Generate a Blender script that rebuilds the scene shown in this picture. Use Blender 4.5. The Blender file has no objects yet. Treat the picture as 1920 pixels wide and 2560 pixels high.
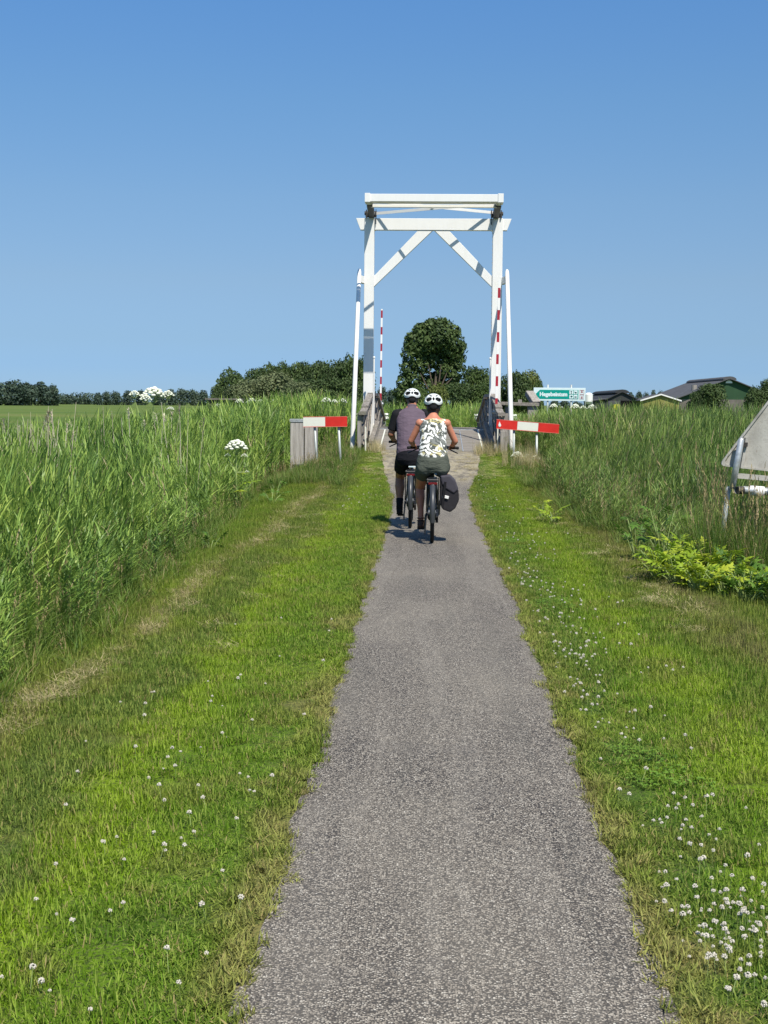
import bpy, bmesh, math, random
import numpy as np
from mathutils import Vector, Matrix
R = math.radians
rng = np.random.default_rng(7)
random.seed(7)
SC = bpy.context.scene
COL = SC.collection

# ------------------------------------------------------------------ camera
cam_d = bpy.data.cameras.new('camera')
cam = bpy.data.objects.new('camera', cam_d)
COL.objects.link(cam)
cam_d.sensor_fit = 'VERTICAL'
cam_d.sensor_height = 36.0
cam_d.lens = 3550 / 2560 * 36.0
cam_d.clip_start = 0.1
cam_d.clip_end = 9000
cam.matrix_world = (Matrix.Translation((0, 0, 1.62)) @ Matrix.Rotation(R(1.79), 4, 'Z')
                    @ Matrix.Rotation(math.pi / 2 - R(4.36), 4, 'X') @ Matrix.Rotation(R(.5), 4, 'Z'))
SC.camera = cam

# ------------------------------------------------------------------ world, sun, exposure
SUN_EL = R(57)
sx, sy = 0.43, -0.903
world = bpy.data.worlds.new('World')
SC.world = world
world.use_nodes = True
wn = world.node_tree.nodes
wl = world.node_tree.links
bg = wn['Background']
sky = wn.new('ShaderNodeTexSky')
sky.sky_type = 'NISHITA'
sky.sun_disc = False
sky.sun_elevation = SUN_EL
sky.sun_rotation = math.atan2(sx, sy)
sky.altitude = 0
sky.air_density = 1.0
sky.dust_density = 0.15
sky.ozone_density = 3.5
# clear-air grading of the whole sky dome: the same at every azimuth
tc = wn.new('ShaderNodeTexCoord')
sz = wn.new('ShaderNodeSeparateXYZ')
wl.new(tc.outputs['Generated'], sz.inputs[0])
gr = wn.new('ShaderNodeValToRGB')
ge = gr.color_ramp.elements
while len(ge) < 8:
    ge.new(.5)
for i_, (p_, c_) in enumerate([(.0, (.331, .540, .99)), (.025, (.324, .505, .908)), (.044, (.371, .512, .797)), (.085, (.482, .574, .740)), (.139, (.544, .659, .786)),
                               (.205, (.549, .738, .881)), (.266, (.531, .787, .993)), (.6, (.75, .95, 1.1))]):
    ge[i_].position = p_
    ge[i_].color = (*[q_ / 1.4 for q_ in c_], 1)
wl.new(sz.outputs[2], gr.inputs[0])
sm = wn.new('ShaderNodeMix')
sm.data_type = 'RGBA'
sm.blend_type = 'MULTIPLY'
sm.inputs[0].default_value = 1
wl.new(sky.outputs[0], sm.inputs[6])
wl.new(gr.outputs[0], sm.inputs[7])
wl.new(sm.outputs[2], bg.inputs[0])
bg.inputs[1].default_value = 0.127
sun_d = bpy.data.lights.new('sun', 'SUN')
sun_d.energy = 4.3
sun_d.angle = R(.53)
sun_d.color = (1, .945, .84)
sun = bpy.data.objects.new('sun', sun_d)
COL.objects.link(sun)
sd = Vector((sx * math.cos(SUN_EL), sy * math.cos(SUN_EL), math.sin(SUN_EL)))
sun.rotation_euler = sd.to_track_quat('Z', 'Y').to_euler()
sun.location = (0, -5, 30)
SC.view_settings.view_transform = 'Standard'
SC.view_settings.look = 'None'
SC.view_settings.exposure = 0.5
SC.view_settings.gamma = 1
SC.view_settings.use_curve_mapping = False
SC.cycles.max_bounces = 6
SC.cycles.diffuse_bounces = 3
SC.cycles.glossy_bounces = 2
SC.cycles.transmission_bounces = 4
SC.cycles.use_denoising = True
SC.render.film_transparent = False


# ------------------------------------------------------------------ materials
class NT:
    def __init__(s, name):
        s.m = bpy.data.materials.new(name)
        s.m.use_nodes = True
        s.n = s.m.node_tree.nodes
        s.l = s.m.node_tree.links
        s.b = s.n['Principled BSDF']
        s.out = s.n['Material Output']

    def new(s, t, **k):
        n = s.n.new(t)
        for a, v in k.items():
            setattr(n, a, v)
        return n

    def val(s, sock, v):
        if hasattr(v, 'is_output'):
            s.l.new(v, sock)
        else:
            sock.default_value = v

    def math(s, op, a, b=0.0, c=None):
        n = s.new('ShaderNodeMath', operation=op)
        s.val(n.inputs[0], a)
        s.val(n.inputs[1], b)
        if c is not None:
            s.val(n.inputs[2], c)
        return n.outputs[0]

    def noise(s, scale, detail=3, vec=None, rough=.55, sc3=None):
        n = s.new('ShaderNodeTexNoise')
        n.inputs['Scale'].default_value = scale
        n.inputs['Detail'].default_value = detail
        n.inputs['Roughness'].default_value = rough
        if vec is not None:
            if sc3:
                mp = s.new('ShaderNodeMapping')
                mp.inputs['Scale'].default_value = sc3
                s.l.new(vec, mp.inputs[0])
                vec = mp.outputs[0]
            s.l.new(vec, n.inputs['Vector'])
        return n.outputs['Fac']

    def ramp(s, fac, stops, interp='LINEAR'):
        n = s.new('ShaderNodeValToRGB')
        n.color_ramp.interpolation = interp
        e = n.color_ramp.elements
        while len(e) < len(stops):
            e.new(.5)
        for i, (p, c) in enumerate(stops):
            e[i].position = p
            e[i].color = (*c, 1) if len(c) == 3 else c
        s.val(n.inputs[0], fac)
        return n.outputs[0]

    def mix(s, fac, a, b):
        n = s.new('ShaderNodeMix', data_type='RGBA')
        s.val(n.inputs[0], fac)
        s.val(n.inputs[6], a if hasattr(a, 'is_output') else (*a, 1))
        s.val(n.inputs[7], b if hasattr(b, 'is_output') else (*b, 1))
        return n.outputs[2]

    def pos(s):
        return s.new('ShaderNodeNewGeometry').outputs['Position']

    def obj(s):
        return s.new('ShaderNodeTexCoord').outputs['Object']

    def bump(s, h, strength=.3, dist=.01):
        n = s.new('ShaderNodeBump')
        n.inputs['Strength'].default_value = strength
        n.inputs['Distance'].default_value = dist
        s.l.new(h, n.inputs['Height'])
        s.l.new(n.outputs[0], s.b.inputs['Normal'])

    def color(s, c):
        s.val(s.b.inputs['Base Color'], c if hasattr(c, 'is_output') else (*c, 1))

    def rough(s, v, spec=.4, metal=0):
        s.b.inputs['Roughness'].default_value = v
        s.b.inputs['Specular IOR Level'].default_value = spec
        s.b.inputs['Metallic'].default_value = metal


def simple(name, c, rough=.6, spec=.35, metal=0, var=.12, scale=6, bump=0, bscale=60, sc3=None):
    t = NT(name)
    v = t.obj()
    n = t.noise(scale, 5, v, sc3=sc3)
    lo = tuple(x * (1 - var) for x in c)
    hi = tuple(min(1, x * (1 + var)) for x in c)
    t.color(t.ramp(n, [(.3, lo), (.7, hi)]))
    t.rough(rough, spec, metal)
    if bump:
        t.bump(t.noise(bscale, 4, v, sc3=sc3), bump, .01)
    return t.m


def foliage(name, stops, scale=.6, straw=(.30, .23, .10), straw_amt=.06, trans=.3, rough=.55, randamt=.25, detail=3):
    """Leaf and blade colour: noise over the place, per-blade value 'v', per-plant random."""
    t = NT(name)
    p = t.pos()
    n = t.noise(scale, detail, p)
    oi = t.new('ShaderNodeObjectInfo').outputs['Random']
    at = t.new('ShaderNodeAttribute', attribute_name='v').outputs['Fac']
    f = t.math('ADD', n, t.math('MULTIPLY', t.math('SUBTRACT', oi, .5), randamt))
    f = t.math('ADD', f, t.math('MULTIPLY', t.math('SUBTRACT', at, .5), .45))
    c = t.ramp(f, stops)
    st = t.math('GREATER_THAN', at, 1 - straw_amt)
    c = t.mix(st, c, straw)
    t.color(c)
    t.rough(rough, .25)
    if trans > 0:
        tr = t.new('ShaderNodeBsdfTranslucent')
        t.l.new(c, tr.inputs[0])
        mx = t.new('ShaderNodeMixShader')
        mx.inputs[0].default_value = trans
        t.l.new(t.b.outputs[0], mx.inputs[1])
        t.l.new(tr.outputs[0], mx.inputs[2])
        t.l.new(mx.outputs[0], t.out.inputs[0])
    return t.m


def lawn_ramp(t, dark=1.0):
    """Mown-verge colour by distance across the verge (world X) broken up with noise."""
    p = t.pos()
    sp = t.new('ShaderNodeSeparateXYZ')
    t.l.new(p, sp.inputs[0])
    n1 = t.noise(.9, 4, p)
    n2 = t.noise(2.6, 4, p)
    x = t.math('ADD', sp.outputs[0], t.math('MULTIPLY', t.math('SUBTRACT', n1, .5), .9))
    x = t.math('ADD', x, t.math('MULTIPLY', t.math('SUBTRACT', n2, .5), .7))
    f = t.math('DIVIDE', t.math('ADD', x, 4.0), 8.0)

    def P(X):
        return (X + 4) / 8
    D = lambda r, g, b: (r * dark, g * dark, b * dark)
    fresh = D(.155, .280, .014)
    bright = D(.25, .375, .016)
    olive = D(.165, .220, .030)
    grey = D(.135, .200, .034)
    straw = D(.36, .30, .12)
    mid = D(.135, .245, .018)
    dk = D(.095, .185, .020)
    n4 = t.noise(1.7, 5, p, .65)
    n5 = t.noise(.8, 3, p)
    base = t.ramp(f, [(0, mid), (P(-2.5), mid), (P(-2.15), olive), (P(-2.0), D(.25, .25, .07)), (P(-1.92), olive), (P(-1.8), grey), (P(-1.5), grey),
                         (P(-1.32), bright), (P(-1.0), fresh), (P(-.72), mid), (P(-.60), olive), (P(-.48), D(.32, .29, .10)),
                         (P(.68), D(.32, .29, .10)), (P(.78), olive), (P(.95), dk), (P(1.2), fresh), (P(1.45), bright), (P(1.65), mid),
                         (P(1.9), olive), (P(2.2), D(.23, .20, .085)), (P(2.45), olive), (P(3.2), grey), (1, mid)])
    c = t.mix(t.math('MULTIPLY', t.math('GREATER_THAN', n4, .57), .55), base, D(.20, .215, .045))
    c = t.mix(t.math('MULTIPLY', t.math('LESS_THAN', n4, .41), .45), c, D(.085, .175, .016))
    c = t.mix(t.math('MULTIPLY', t.math('GREATER_THAN', n5, .60), .35), c, D(.28, .37, .03))
    return p, n2, c


def grass_mat():
    t = NT('lawn_blade')
    p, n2, c = lawn_ramp(t)
    at = t.new('ShaderNodeAttribute', attribute_name='v').outputs['Fac']
    c2 = t.mix(t.math('MULTIPLY', t.math('GREATER_THAN', at, .5), t.math('MULTIPLY', at, .62)), c, (.36, .42, .09))
    c2 = t.mix(t.math('LESS_THAN', at, .3), c2, t.mix(.45, c, (.03, .07, .012)))
    n3 = t.noise(5.5, 3, p)
    sf = t.math('GREATER_THAN', t.math('ADD', at, t.math('MULTIPLY', n3, .6)), 1.24)
    c2 = t.mix(sf, c2, (.36, .30, .12))
    t.color(c2)
    t.rough(.6, .12)
    tr = t.new('ShaderNodeBsdfTranslucent')
    t.l.new(c2, tr.inputs[0])
    mx = t.new('ShaderNodeMixShader')
    mx.inputs[0].default_value = .3
    t.l.new(t.b.outputs[0], mx.inputs[1])
    t.l.new(tr.outputs[0], mx.inputs[2])
    t.l.new(mx.outputs[0], t.out.inputs[0])
    return t.m


def ground_mat():
    t = NT('ground_soil_and_turf')
    p, n2, near = lawn_ramp(t, .55)
    sp = t.new('ShaderNodeSeparateXYZ')
    t.l.new(p, sp.inputs[0])
    y = sp.outputs[1]
    far_n = t.noise(.02, 4, p, sc3=(.35, 2.2, 1))
    far = t.ramp(far_n, [(.3, (.085, .135, .030)), (.5, (.115, .165, .036)), (.62, (.15, .175, .05)), (.75, (.19, .18, .07))])
    fine = t.noise(3.5, 5, p)
    far = t.mix(t.math('MULTIPLY', fine, .35), far, (.05, .09, .02))
    mr = t.new('ShaderNodeMapRange')
    t.l.new(y, mr.inputs[0])
    mr.inputs[1].default_value = 50
    mr.inputs[2].default_value = 60
    sp1 = t.noise(60, 4, p, .7)
    sp2 = t.noise(160, 3, p, .7, sc3=(1, .35, 1))
    near = t.mix(t.math('MULTIPLY', t.math('GREATER_THAN', sp1, .52), .75), near, (.030, .042, .014))
    near = t.mix(t.math('MULTIPLY', t.math('GREATER_THAN', sp2, .58), .55), near, (.17, .19, .06))
    c = t.mix(mr.outputs[0], near, far)
    t.color(c)
    t.rough(.95, .1)
    t.bump(fine, .5, .05)
    return t.m


def path_mat():
    t = NT('chip_asphalt')
    p = t.pos()
    v = t.new('ShaderNodeTexVoronoi')
    v.inputs['Scale'].default_value = 150
    v.inputs['Randomness'].default_value = 1
    t.l.new(p, v.inputs['Vector'])
    sep = t.new('ShaderNodeSeparateColor')
    t.l.new(v.outputs['Color'], sep.inputs[0])
    chip = t.ramp(sep.outputs[0], [(0, (.062, .052, .043)), (.22, (.130, .112, .092)), (.5, (.225, .197, .160)), (.75, (.325, .285, .230)),
                                   (.92, (.42, .38, .315)), (.99, (.58, .54, .46))])
    v2 = t.new('ShaderNodeTexVoronoi')
    v2.inputs['Scale'].default_value = 60
    t.l.new(p, v2.inputs['Vector'])
    s2 = t.new('ShaderNodeSeparateColor')
    t.l.new(v2.outputs['Color'], s2.inputs[0])
    chip = t.mix(t.math('MULTIPLY', t.math('GREATER_THAN', s2.outputs[1], .93), .6), chip, (.44, .395, .32))
    edge = t.math('LESS_THAN', v.outputs['Distance'], .52)
    c = t.mix(t.math('SUBTRACT', 1, edge), chip, (.04, .037, .035))
    big = t.noise(.7, 5, p, sc3=(1.4, .5, 1))
    c = t.mix(t.math('MULTIPLY', t.math('SUBTRACT', big, .42), 1.2), c, (.33, .295, .235))
    big2 = t.noise(2.4, 4, p)
    c = t.mix(t.math('MULTIPLY', t.math('GREATER_THAN', big2, .60), .16), c, (.11, .10, .09))
    wear = t.noise(1.1, 5, p, .6, sc3=(2.4, .16, 1))
    c = t.mix(t.math('MULTIPLY', t.math('GREATER_THAN', wear, .54), .10), c, (.34, .31, .26))
    c = t.mix(t.math('MULTIPLY', t.math('LESS_THAN', wear, .42), .16), c, (.10, .095, .08))
    # worn, littered stretch in front of the bridge
    sp = t.new('ShaderNodeSeparateXYZ')
    t.l.new(p, sp.inputs[0])
    mr = t.new('ShaderNodeMapRange')
    t.l.new(sp.outputs[1], mr.inputs[0])
    mr.inputs[1].default_value = 27
    mr.inputs[2].default_value = 29.5
    ln = t.noise(5, 8, p, rough=.78, sc3=(1, .45, 1))
    lit = t.ramp(ln, [(.38, (.12, .105, .075)), (.47, (.24, .21, .155)), (.55, (.40, .35, .24)), (.62, (.29, .25, .15)), (.70, (.13, .13, .05))])
    c = t.mix(t.math('MULTIPLY', mr.outputs[0], .75), c, lit)
    t.color(c)
    t.rough(.85, .25)
    t.bump(v.outputs['Distance'], .55, .004)
    return t.m


def wood_mat(name, c1, c2, c3, axis=2):
    t = NT(name)
    o = t.obj()
    sc = [14, 14, 14]
    sc[axis] = 1.2
    n = t.noise(1.6, 8, o, .65, sc3=tuple(sc))
    n2 = t.noise(1.3, 4, o)
    c = t.ramp(n, [(.28, c1), (.5, c2), (.72, c3)])
    oi = t.new('ShaderNodeObjectInfo').outputs['Random']
    c = t.mix(t.math('MULTIPLY', oi, .25), c, c1)
    c = t.mix(t.math('MULTIPLY', t.math('GREATER_THAN', n2, .62), .35), c, (.13, .14, .075))
    t.color(c)
    t.rough(.85, .2)
    t.bump(n, .6, .006)
    return t.m


def white_mat(name='white_paint', c=(.82, .81, .775), dirt=.10):
    t = NT(name)
    o = t.obj()
    n = t.noise(2.2, 6, o, .7, sc3=(3, 3, .5))
    n2 = t.noise(24, 3, o)
    c_ = t.mix(t.math('MULTIPLY', t.math('SUBTRACT', n, .45), dirt * 4), c, (.46, .45, .38))
    c_ = t.mix(t.math('MULTIPLY', t.math('GREATER_THAN', n2, .70), .22), c_, (.50, .50, .46))
    t.color(c_)
    t.rough(.42, .4)
    t.bump(n2, .05, .003)
    return t.m


M = {}
M['white'] = white_mat()
M['offwhite'] = white_mat('aged_reflective_white', (.74, .74, .64), .08)
M['red'] = simple('reflective_red', (.62, .028, .018), .4, .4, var=.1)
M['darkred'] = simple('boom_red_paint', (.36, .022, .035), .4, .4)
M['lightred'] = simple('pale_red_edge', (.70, .16, .12), .45)
M['wood'] = wood_mat('weathered_grey_oak', (.15, .135, .12), (.30, .275, .245), (.44, .41, .37))
M['palewood'] = wood_mat('pale_grey_timber', (.24, .22, .20), (.40, .375, .345), (.54, .515, .48))  # a paler grey than the weathered oak
M['woodx'] = wood_mat('weathered_oak_along_rail', (.11, .10, .085), (.24, .215, .185), (.37, .34, .30), 1)
M['deck'] = wood_mat('worn_deck_board', (.15, .135, .12), (.23, .21, .185), (.30, .275, .24), 0)
M['galv'] = simple('galvanised_steel', (.52, .53, .52), .42, .5, .55, .22, 20)
M['galvpost'] = simple('dull_galvanised_post', (.42, .45, .43), .5, .4, .3, .25, 9, sc3=(1, 1, .4))
M['concrete'] = simple('old_concrete', (.30, .28, .24), .9, .2, 0, .3, 8, .5)
M['iron'] = simple('dark_iron', (.05, .045, .04), .6, .4, .3)
M['black'] = simple('black_cloth', (.012, .012, .014), .85, .2, bump=.3, bscale=120)
M['blackpaint'] = simple('black_frame_paint', (.014, .014, .016), .3, .5)
M['rubber'] = simple('rubber', (.02, .02, .02), .8, .2)
M['alu'] = simple('brushed_aluminium', (.17, .175, .18), .4, .4, .5)
M['darkalu'] = simple('grey_mudguard', (.055, .058, .062), .38, .4, .2)
M['redlamp'] = simple('tail_lamp_lens', (.13, .005, .005), .2, .6)
M['water'] = simple('canal_water', (.03, .035, .02), .06, .5)
M['path'] = path_mat()
M['ground'] = ground_mat()
M['lawn'] = grass_mat()
M['reed'] = foliage('reed_leaf', [(.18, (.075, .140, .032)), (.40, (.175, .290, .058)), (.6, (.27, .40, .078)), (.82, (.40, .50, .11))], .9,
                    (.40, .33, .18), .03, .30, .42, .35)
M['reed_right'] = foliage('mixed_bank_leaf', [(.22, (.075, .13, .032)), (.42, (.145, .235, .052)), (.58, (.225, .325, .070)), (.76, (.31, .38, .10)), (.9, (.34, .31, .14))], .45,
                          (.40, .33, .18), .045, .34, .5)
M['tallgrass'] = foliage('long_grass_blade', [(.25, (.075, .140, .024)), (.5, (.140, .225, .036)), (.75, (.22, .28, .06))], .8,
                         (.34, .27, .13), .12, .3, .5)
M['straw'] = foliage('dry_straw', [(.25, (.34, .28, .13)), (.5, (.48, .40, .21)), (.8, (.58, .50, .30))], 1.2, (.20, .24, .07), .12, .2, .7)
M['drystem'] = foliage('dry_reed_stem', [(.3, (.48, .42, .29)), (.7, (.64, .58, .44))], 2, (.5, .45, .33), .1, .1, .7)
M['hogleaf'] = foliage('hogweed_leaf', [(.25, (.16, .27, .022)), (.5, (.30, .42, .030)), (.75, (.46, .52, .05))], 3.0, (.45, .44, .08), .1, .35, .45, .3)
M['hogleaf_dark'] = foliage('nettle_green_leaf', [(.25, (.06, .13, .02)), (.6, (.11, .22, .03)), (.8, (.18, .30, .04))], 3.0, (.16, .22, .04), .1, .3, .5)
M['umbel'] = simple('umbel_white', (.74, .76, .62), .8, .1, var=.15, scale=30)
M['umbelstem'] = simple('umbel_stem', (.30, .38, .13), .6, .3, var=.25)
M['clover'] = simple('clover_white', (.56, .52, .44), .8, .1, var=.12, scale=40)
M['clover_leaf'] = foliage('clover_leaf', [(.3, (.13, .25, .026)), (.7, (.20, .34, .045))], 4, (.1, .19, .05), .1, .3)
M['skin'] = simple('tanned_skin', (.38, .165, .095), .5, .35, var=.10, scale=14)
M['skin2'] = simple('sun_reddened_skin', (.50, .20, .12), .5, .35, var=.12, scale=14)
M['hair_dark'] = simple('dark_brown_hair', (.035, .018, .013), .5, .4, var=.3, scale=60, sc3=(1, 1, .2))
M['hair_grey'] = simple('short_grey_hair', (.18, .15, .13), .7, .3, var=.3, scale=80)
M['eye'] = simple('eye_white', (.7, .7, .68), .2, .5)


def leafmat(name, a, b, c, sc=.35, tr=.18):
    return foliage(name, [(.25, a), (.5, b), (.78, c)], sc, c, .04, tr, .6, .2, 4)


M['tree_dark'] = leafmat('dark_broadleaf', (.030, .052, .017), (.058, .094, .028), (.105, .150, .044))
M['tree_mid'] = leafmat('mid_broadleaf', (.034, .060, .016), (.066, .108, .026), (.11, .155, .040))
M['tree_willow'] = leafmat('grey_willow', (.075, .100, .045), (.125, .155, .068), (.18, .205, .095))
M['tree_yellow'] = leafmat('yellowish_green', (.075, .095, .022), (.130, .160, .035), (.20, .225, .06))
M['tree_far'] = leafmat('hazy_far_broadleaf', (.040, .066, .046), (.062, .096, .064), (.090, .124, .078))  # bluish haze of distance is put into the leaf colour
M['bark'] = simple('bark', (.10, .08, .06), .9, .15, var=.35, scale=3, bump=.6, bscale=8)


# ------------------------------------------------------------------ mesh builder
class MB:
    def __init__(s):
        s.v = []
        s.f = []
        s.mi = []
        s.val = []

    def add(s, vs, fs, mi=0, val=.5):
        o = len(s.v)
        s.v += [tuple(v) for v in vs]
        for f in fs:
            s.f.append(tuple(i + o for i in f))
            s.mi.append(mi)
            s.val.append(val)
        return s

    def box(s, c, d, rot=None, mi=0):
        rot = rot or Matrix.Identity(3)
        vs = [Vector(c) + rot @ Vector((x * d[0] / 2, y * d[1] / 2, z * d[2] / 2)) for x in (-1, 1) for y in (-1, 1) for z in (-1, 1)]
        return s.add(vs, [(0, 1, 3, 2), (4, 6, 7, 5), (0, 4, 5, 1), (2, 3, 7, 6), (0, 2, 6, 4), (1, 5, 7, 3)], mi)

    def beam(s, a, b, w, h, up=(0, 0, 1), mi=0):
        a = Vector(a)
        b = Vector(b)
        d = (b - a)
        L = d.length
        d.normalize()
        u = Vector(up)
        x = d.cross(u)
        if x.length < 1e-5:
            x = d.cross(Vector((0, 1, 0)))
        x.normalize()
        z = x.cross(d)
        m = Matrix((x, d, z)).transposed()
        return s.box((a + b) / 2, (w, L, h), m, mi)

    def tube(s, pts, rad, seg=8, cap=True, mi=0, flat=None):
        """rad: number, list of numbers, or list of (ra, rb)."""
        pts = [Vector(p) for p in pts]
        n = len(pts)
        if not isinstance(rad, (list, tuple)):
            rad = [rad] * n
        ref = Vector(flat) if flat else None
        vs = []
        px = None
        for i, p in enumerate(pts):
            d = (pts[min(i + 1, n - 1)] - pts[max(i - 1, 0)]).normalized()
            if ref is not None:
                x = (ref - d * ref.dot(d))
            elif px is None:
                x = d.cross(Vector((0, 0, 1)))
                if x.length < 1e-3:
                    x = Vector((1, 0, 0))
            else:
                x = px - d * px.dot(d)
            x.normalize()
            px = x
            y = d.cross(x)
            r = rad[i]
            ra, rb = r if isinstance(r, (list, tuple)) else (r, r)
            for k in range(seg):
                a = 2 * math.pi * k / seg
                vs.append(p + x * math.cos(a) * ra + y * math.sin(a) * rb)
        fs = []
        for i in range(n - 1):
            for k in range(seg):
                k2 = (k + 1) % seg
                fs.append((i * seg + k, i * seg + k2, (i + 1) * seg + k2, (i + 1) * seg + k))
        if cap:
            fs.append(tuple(range(seg))[::-1])
            fs.append(tuple((n - 1) * seg + k for k in range(seg)))
        return s.add(vs, fs, mi)

    def ball(s, c, r, nu=12, nv=8, mi=0, rot=None):
        r = r if isinstance(r, (list, tuple)) else (r, r, r)
        rot = rot or Matrix.Identity(3)
        c = Vector(c)
        vs = [c + rot @ Vector((0, 0, r[2]))]
        for j in range(1, nv):
            t = math.pi * j / nv
            for i in range(nu):
                a = 2 * math.pi * i / nu
                vs.append(c + rot @ Vector((r[0] * math.sin(t) * math.cos(a), r[1] * math.sin(t) * math.sin(a), r[2] * math.cos(t))))
        vs.append(c + rot @ Vector((0, 0, -r[2])))
        fs = [(0, 1 + i, 1 + (i + 1) % nu) for i in range(nu)]
        for j in range(nv - 2):
            b = 1 + j * nu
            fs += [(b + i, b + nu + i, b + nu + (i + 1) % nu, b + (i + 1) % nu) for i in range(nu)]
        b = 1 + (nv - 2) * nu
        fs += [(b + i, len(vs) - 1, b + (i + 1) % nu) for i in range(nu)]
        return s.add(vs, fs, mi)

    def cap(s, a, b, ra, rb, seg=12):
        s.tube([a, b], [ra, rb], seg)
        s.ball(a, ra, seg, 8)
        s.ball(b, rb, seg, 8)
        return s

    def prism(s, poly, a, b, axis=1, mi=0):
        """poly: list of 2D points in the plane normal to axis, extruded from a to b."""
        def P(u, v, w):
            return {0: (w, u, v), 1: (u, w, v), 2: (u, v, w)}[axis]
        n = len(poly)
        vs = [P(u, v, a) for u, v in poly] + [P(u, v, b) for u, v in poly]
        fs = [tuple(range(n)), tuple(range(2 * n - 1, n - 1, -1))]
        fs += [(i, i + n, (i + 1) % n + n, (i + 1) % n) for i in range(n)]
        return s.add(vs, fs, mi)

    def blade(s, base, yaw, lean, h, w, segs=2, curve=.5, val=None, twist=0):
        """a grass blade or reed leaf: tapered bent strip"""
        val = random.random() if val is None else val
        bx, by, bz = base
        dx, dy = math.cos(yaw), math.sin(yaw)
        sxx, syy = -math.sin(yaw + twist), math.cos(yaw + twist)
        vs = []
        ang = lean
        x = y = 0.0
        st = h / (segs + 1)
        r = z = 0.0
        for i in range(segs + 1):
            ww = w / 2 * (1 - .75 * (i / (segs + 1)) ** 2)
            vs.append((bx + dx * r - sxx * ww, by + dy * r - syy * ww, bz + z))
            vs.append((bx + dx * r + sxx * ww, by + dy * r + syy * ww, bz + z))
            r += math.sin(ang) * st
            z += math.cos(ang) * st
            ang += curve / (segs + 1)
        vs.append((bx + dx * r, by + dy * r, bz + z))
        fs = [(2 * i, 2 * i + 1, 2 * i + 3, 2 * i + 2) for i in range(segs)]
        fs.append((2 * segs, 2 * segs + 1, 2 * segs + 2))
        s.add(vs, fs, 0, val)

    def mesh(s, name, mats, smooth=False, off=(0, 0, 0)):
        me = bpy.data.meshes.new(name)
        vs = s.v
        if any(off):
            vs = [(a - off[0], b - off[1], c - off[2]) for a, b, c in vs]
        me.from_pydata(vs, [], s.f)
        mats = mats if isinstance(mats, (list, tuple)) else [mats]
        for m in mats:
            me.materials.append(m)
        if len(mats) > 1:
            me.polygons.foreach_set('material_index', s.mi)
        if len(set(s.val)) > 1:
            a = me.attributes.new('v', 'FLOAT', 'FACE')
            a.data.foreach_set('value', s.val)
        if smooth:
            me.polygons.foreach_set('use_smooth', [True] * len(me.polygons))
        me.update()
        return me

    def build(s, name, mats, parent=None, smooth=False, bevel=0, loc=None):
        off = tuple(world_loc(parent)) if parent is not None else (0, 0, 0)
        if loc is not None:
            off = tuple(loc)
        me = s.mesh(name, mats, smooth, off)
        if bevel:
            bm = bmesh.new()
            bm.from_mesh(me)
            es = [e for e in bm.edges if len(e.link_faces) == 2 and e.calc_face_angle(0) > .6]
            bmesh.ops.bevel(bm, geom=es, offset=bevel, segments=1, affect='EDGES', clamp_overlap=True)
            bm.to_mesh(me)
            bm.free()
        o = bpy.data.objects.new(name, me)
        COL.objects.link(o)
        if parent is not None:
            o.parent = parent
        elif loc is not None:
            o.location = loc
        return o


WL = {}


def world_loc(o):
    v = Vector((0, 0, 0))
    while o is not None:
        v += o.location
        o = o.parent
    return v


def tag(o, label=None, cat=None, group=None, kind=None):
    if label:
        o['label'] = label
    if cat:
        o['category'] = cat
    if group:
        o['group'] = group
    if kind:
        o['kind'] = kind
    return o


def thing(name, label, cat, loc=(0, 0, 0), group=None):
    o = bpy.data.objects.new(name, None)
    COL.objects.link(o)
    o.location = loc
    o.empty_display_size = .2
    return tag(o, label, cat, group)


def copy_tree(o, parent=None):
    c = o.copy()
    COL.objects.link(c)
    c.parent = parent
    for ch in list(o.children):
        copy_tree(ch, c)
    return c


# ------------------------------------------------------------------ terrain
def ss(a, b, x):
    t = np.clip((x - a) / (b - a), 0, 1)
    return t * t * (3 - 2 * t)


def gh(x, y):
    """ground height"""
    x = np.asarray(x, float)
    y = np.asarray(y, float)
    ditch = -.55 * ss(-2.3, -4.6, x) * (1 - ss(-7.5, -11, x)) - .42 * ss(1.9, 4.5, x) * (1 - ss(8, 12, x))
    ditch = ditch * (1 - ss(60, 75, y))
    ramp = .445 * ss(25.5, 35.2, y) * (1 - ss(2.1, 3.3, np.abs(x - .08))) * (1 - ss(36.2, 37.5, y))
    canal = -1.35 * ss(36.3, 38.0, y) * (1 - ss(48.5, 50.5, y))
    wob = .025 * np.sin(x * 1.7 + y * .3) * np.sin(y * .55 + 1) + .012 * np.sin(x * 4.1 + 2) * np.sin(y * 2.3)
    wob = wob * ss(.5, 1.1, np.abs(x - .08))
    far = .12 * np.sin(x * .011 + 1) * np.sin(y * .013) * ss(80, 200, y)
    return ditch * (1 - ss(36, 38, y) * (1 - ss(49, 51, y))) + ramp + canal + wob + far


def axis(parts):
    out = []
    for a, b, n in parts:
        out += list(np.linspace(a, b, n, endpoint=False))
    out.append(parts[-1][1])
    return np.array(out)


def sheet(name, xs, ys, mat, dz=0.0, hf=gh):
    X, Y = np.meshgrid(xs, ys)
    Z = hf(X, Y) + dz
    vs = np.stack([X.ravel(), Y.ravel(), Z.ravel()], 1)
    nx, ny = len(xs), len(ys)
    i = np.arange(nx - 1)
    fs = [(j * nx + k, j * nx + k + 1, (j + 1) * nx + k + 1, (j + 1) * nx + k) for j in range(ny - 1) for k in i]
    me = bpy.data.meshes.new(name)
    me.from_pydata(vs.tolist(), [], fs)
    me.materials.append(mat)
    me.polygons.foreach_set('use_smooth', [True] * len(me.polygons))
    o = bpy.data.objects.new(name, me)
    COL.objects.link(o)
    return o


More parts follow.
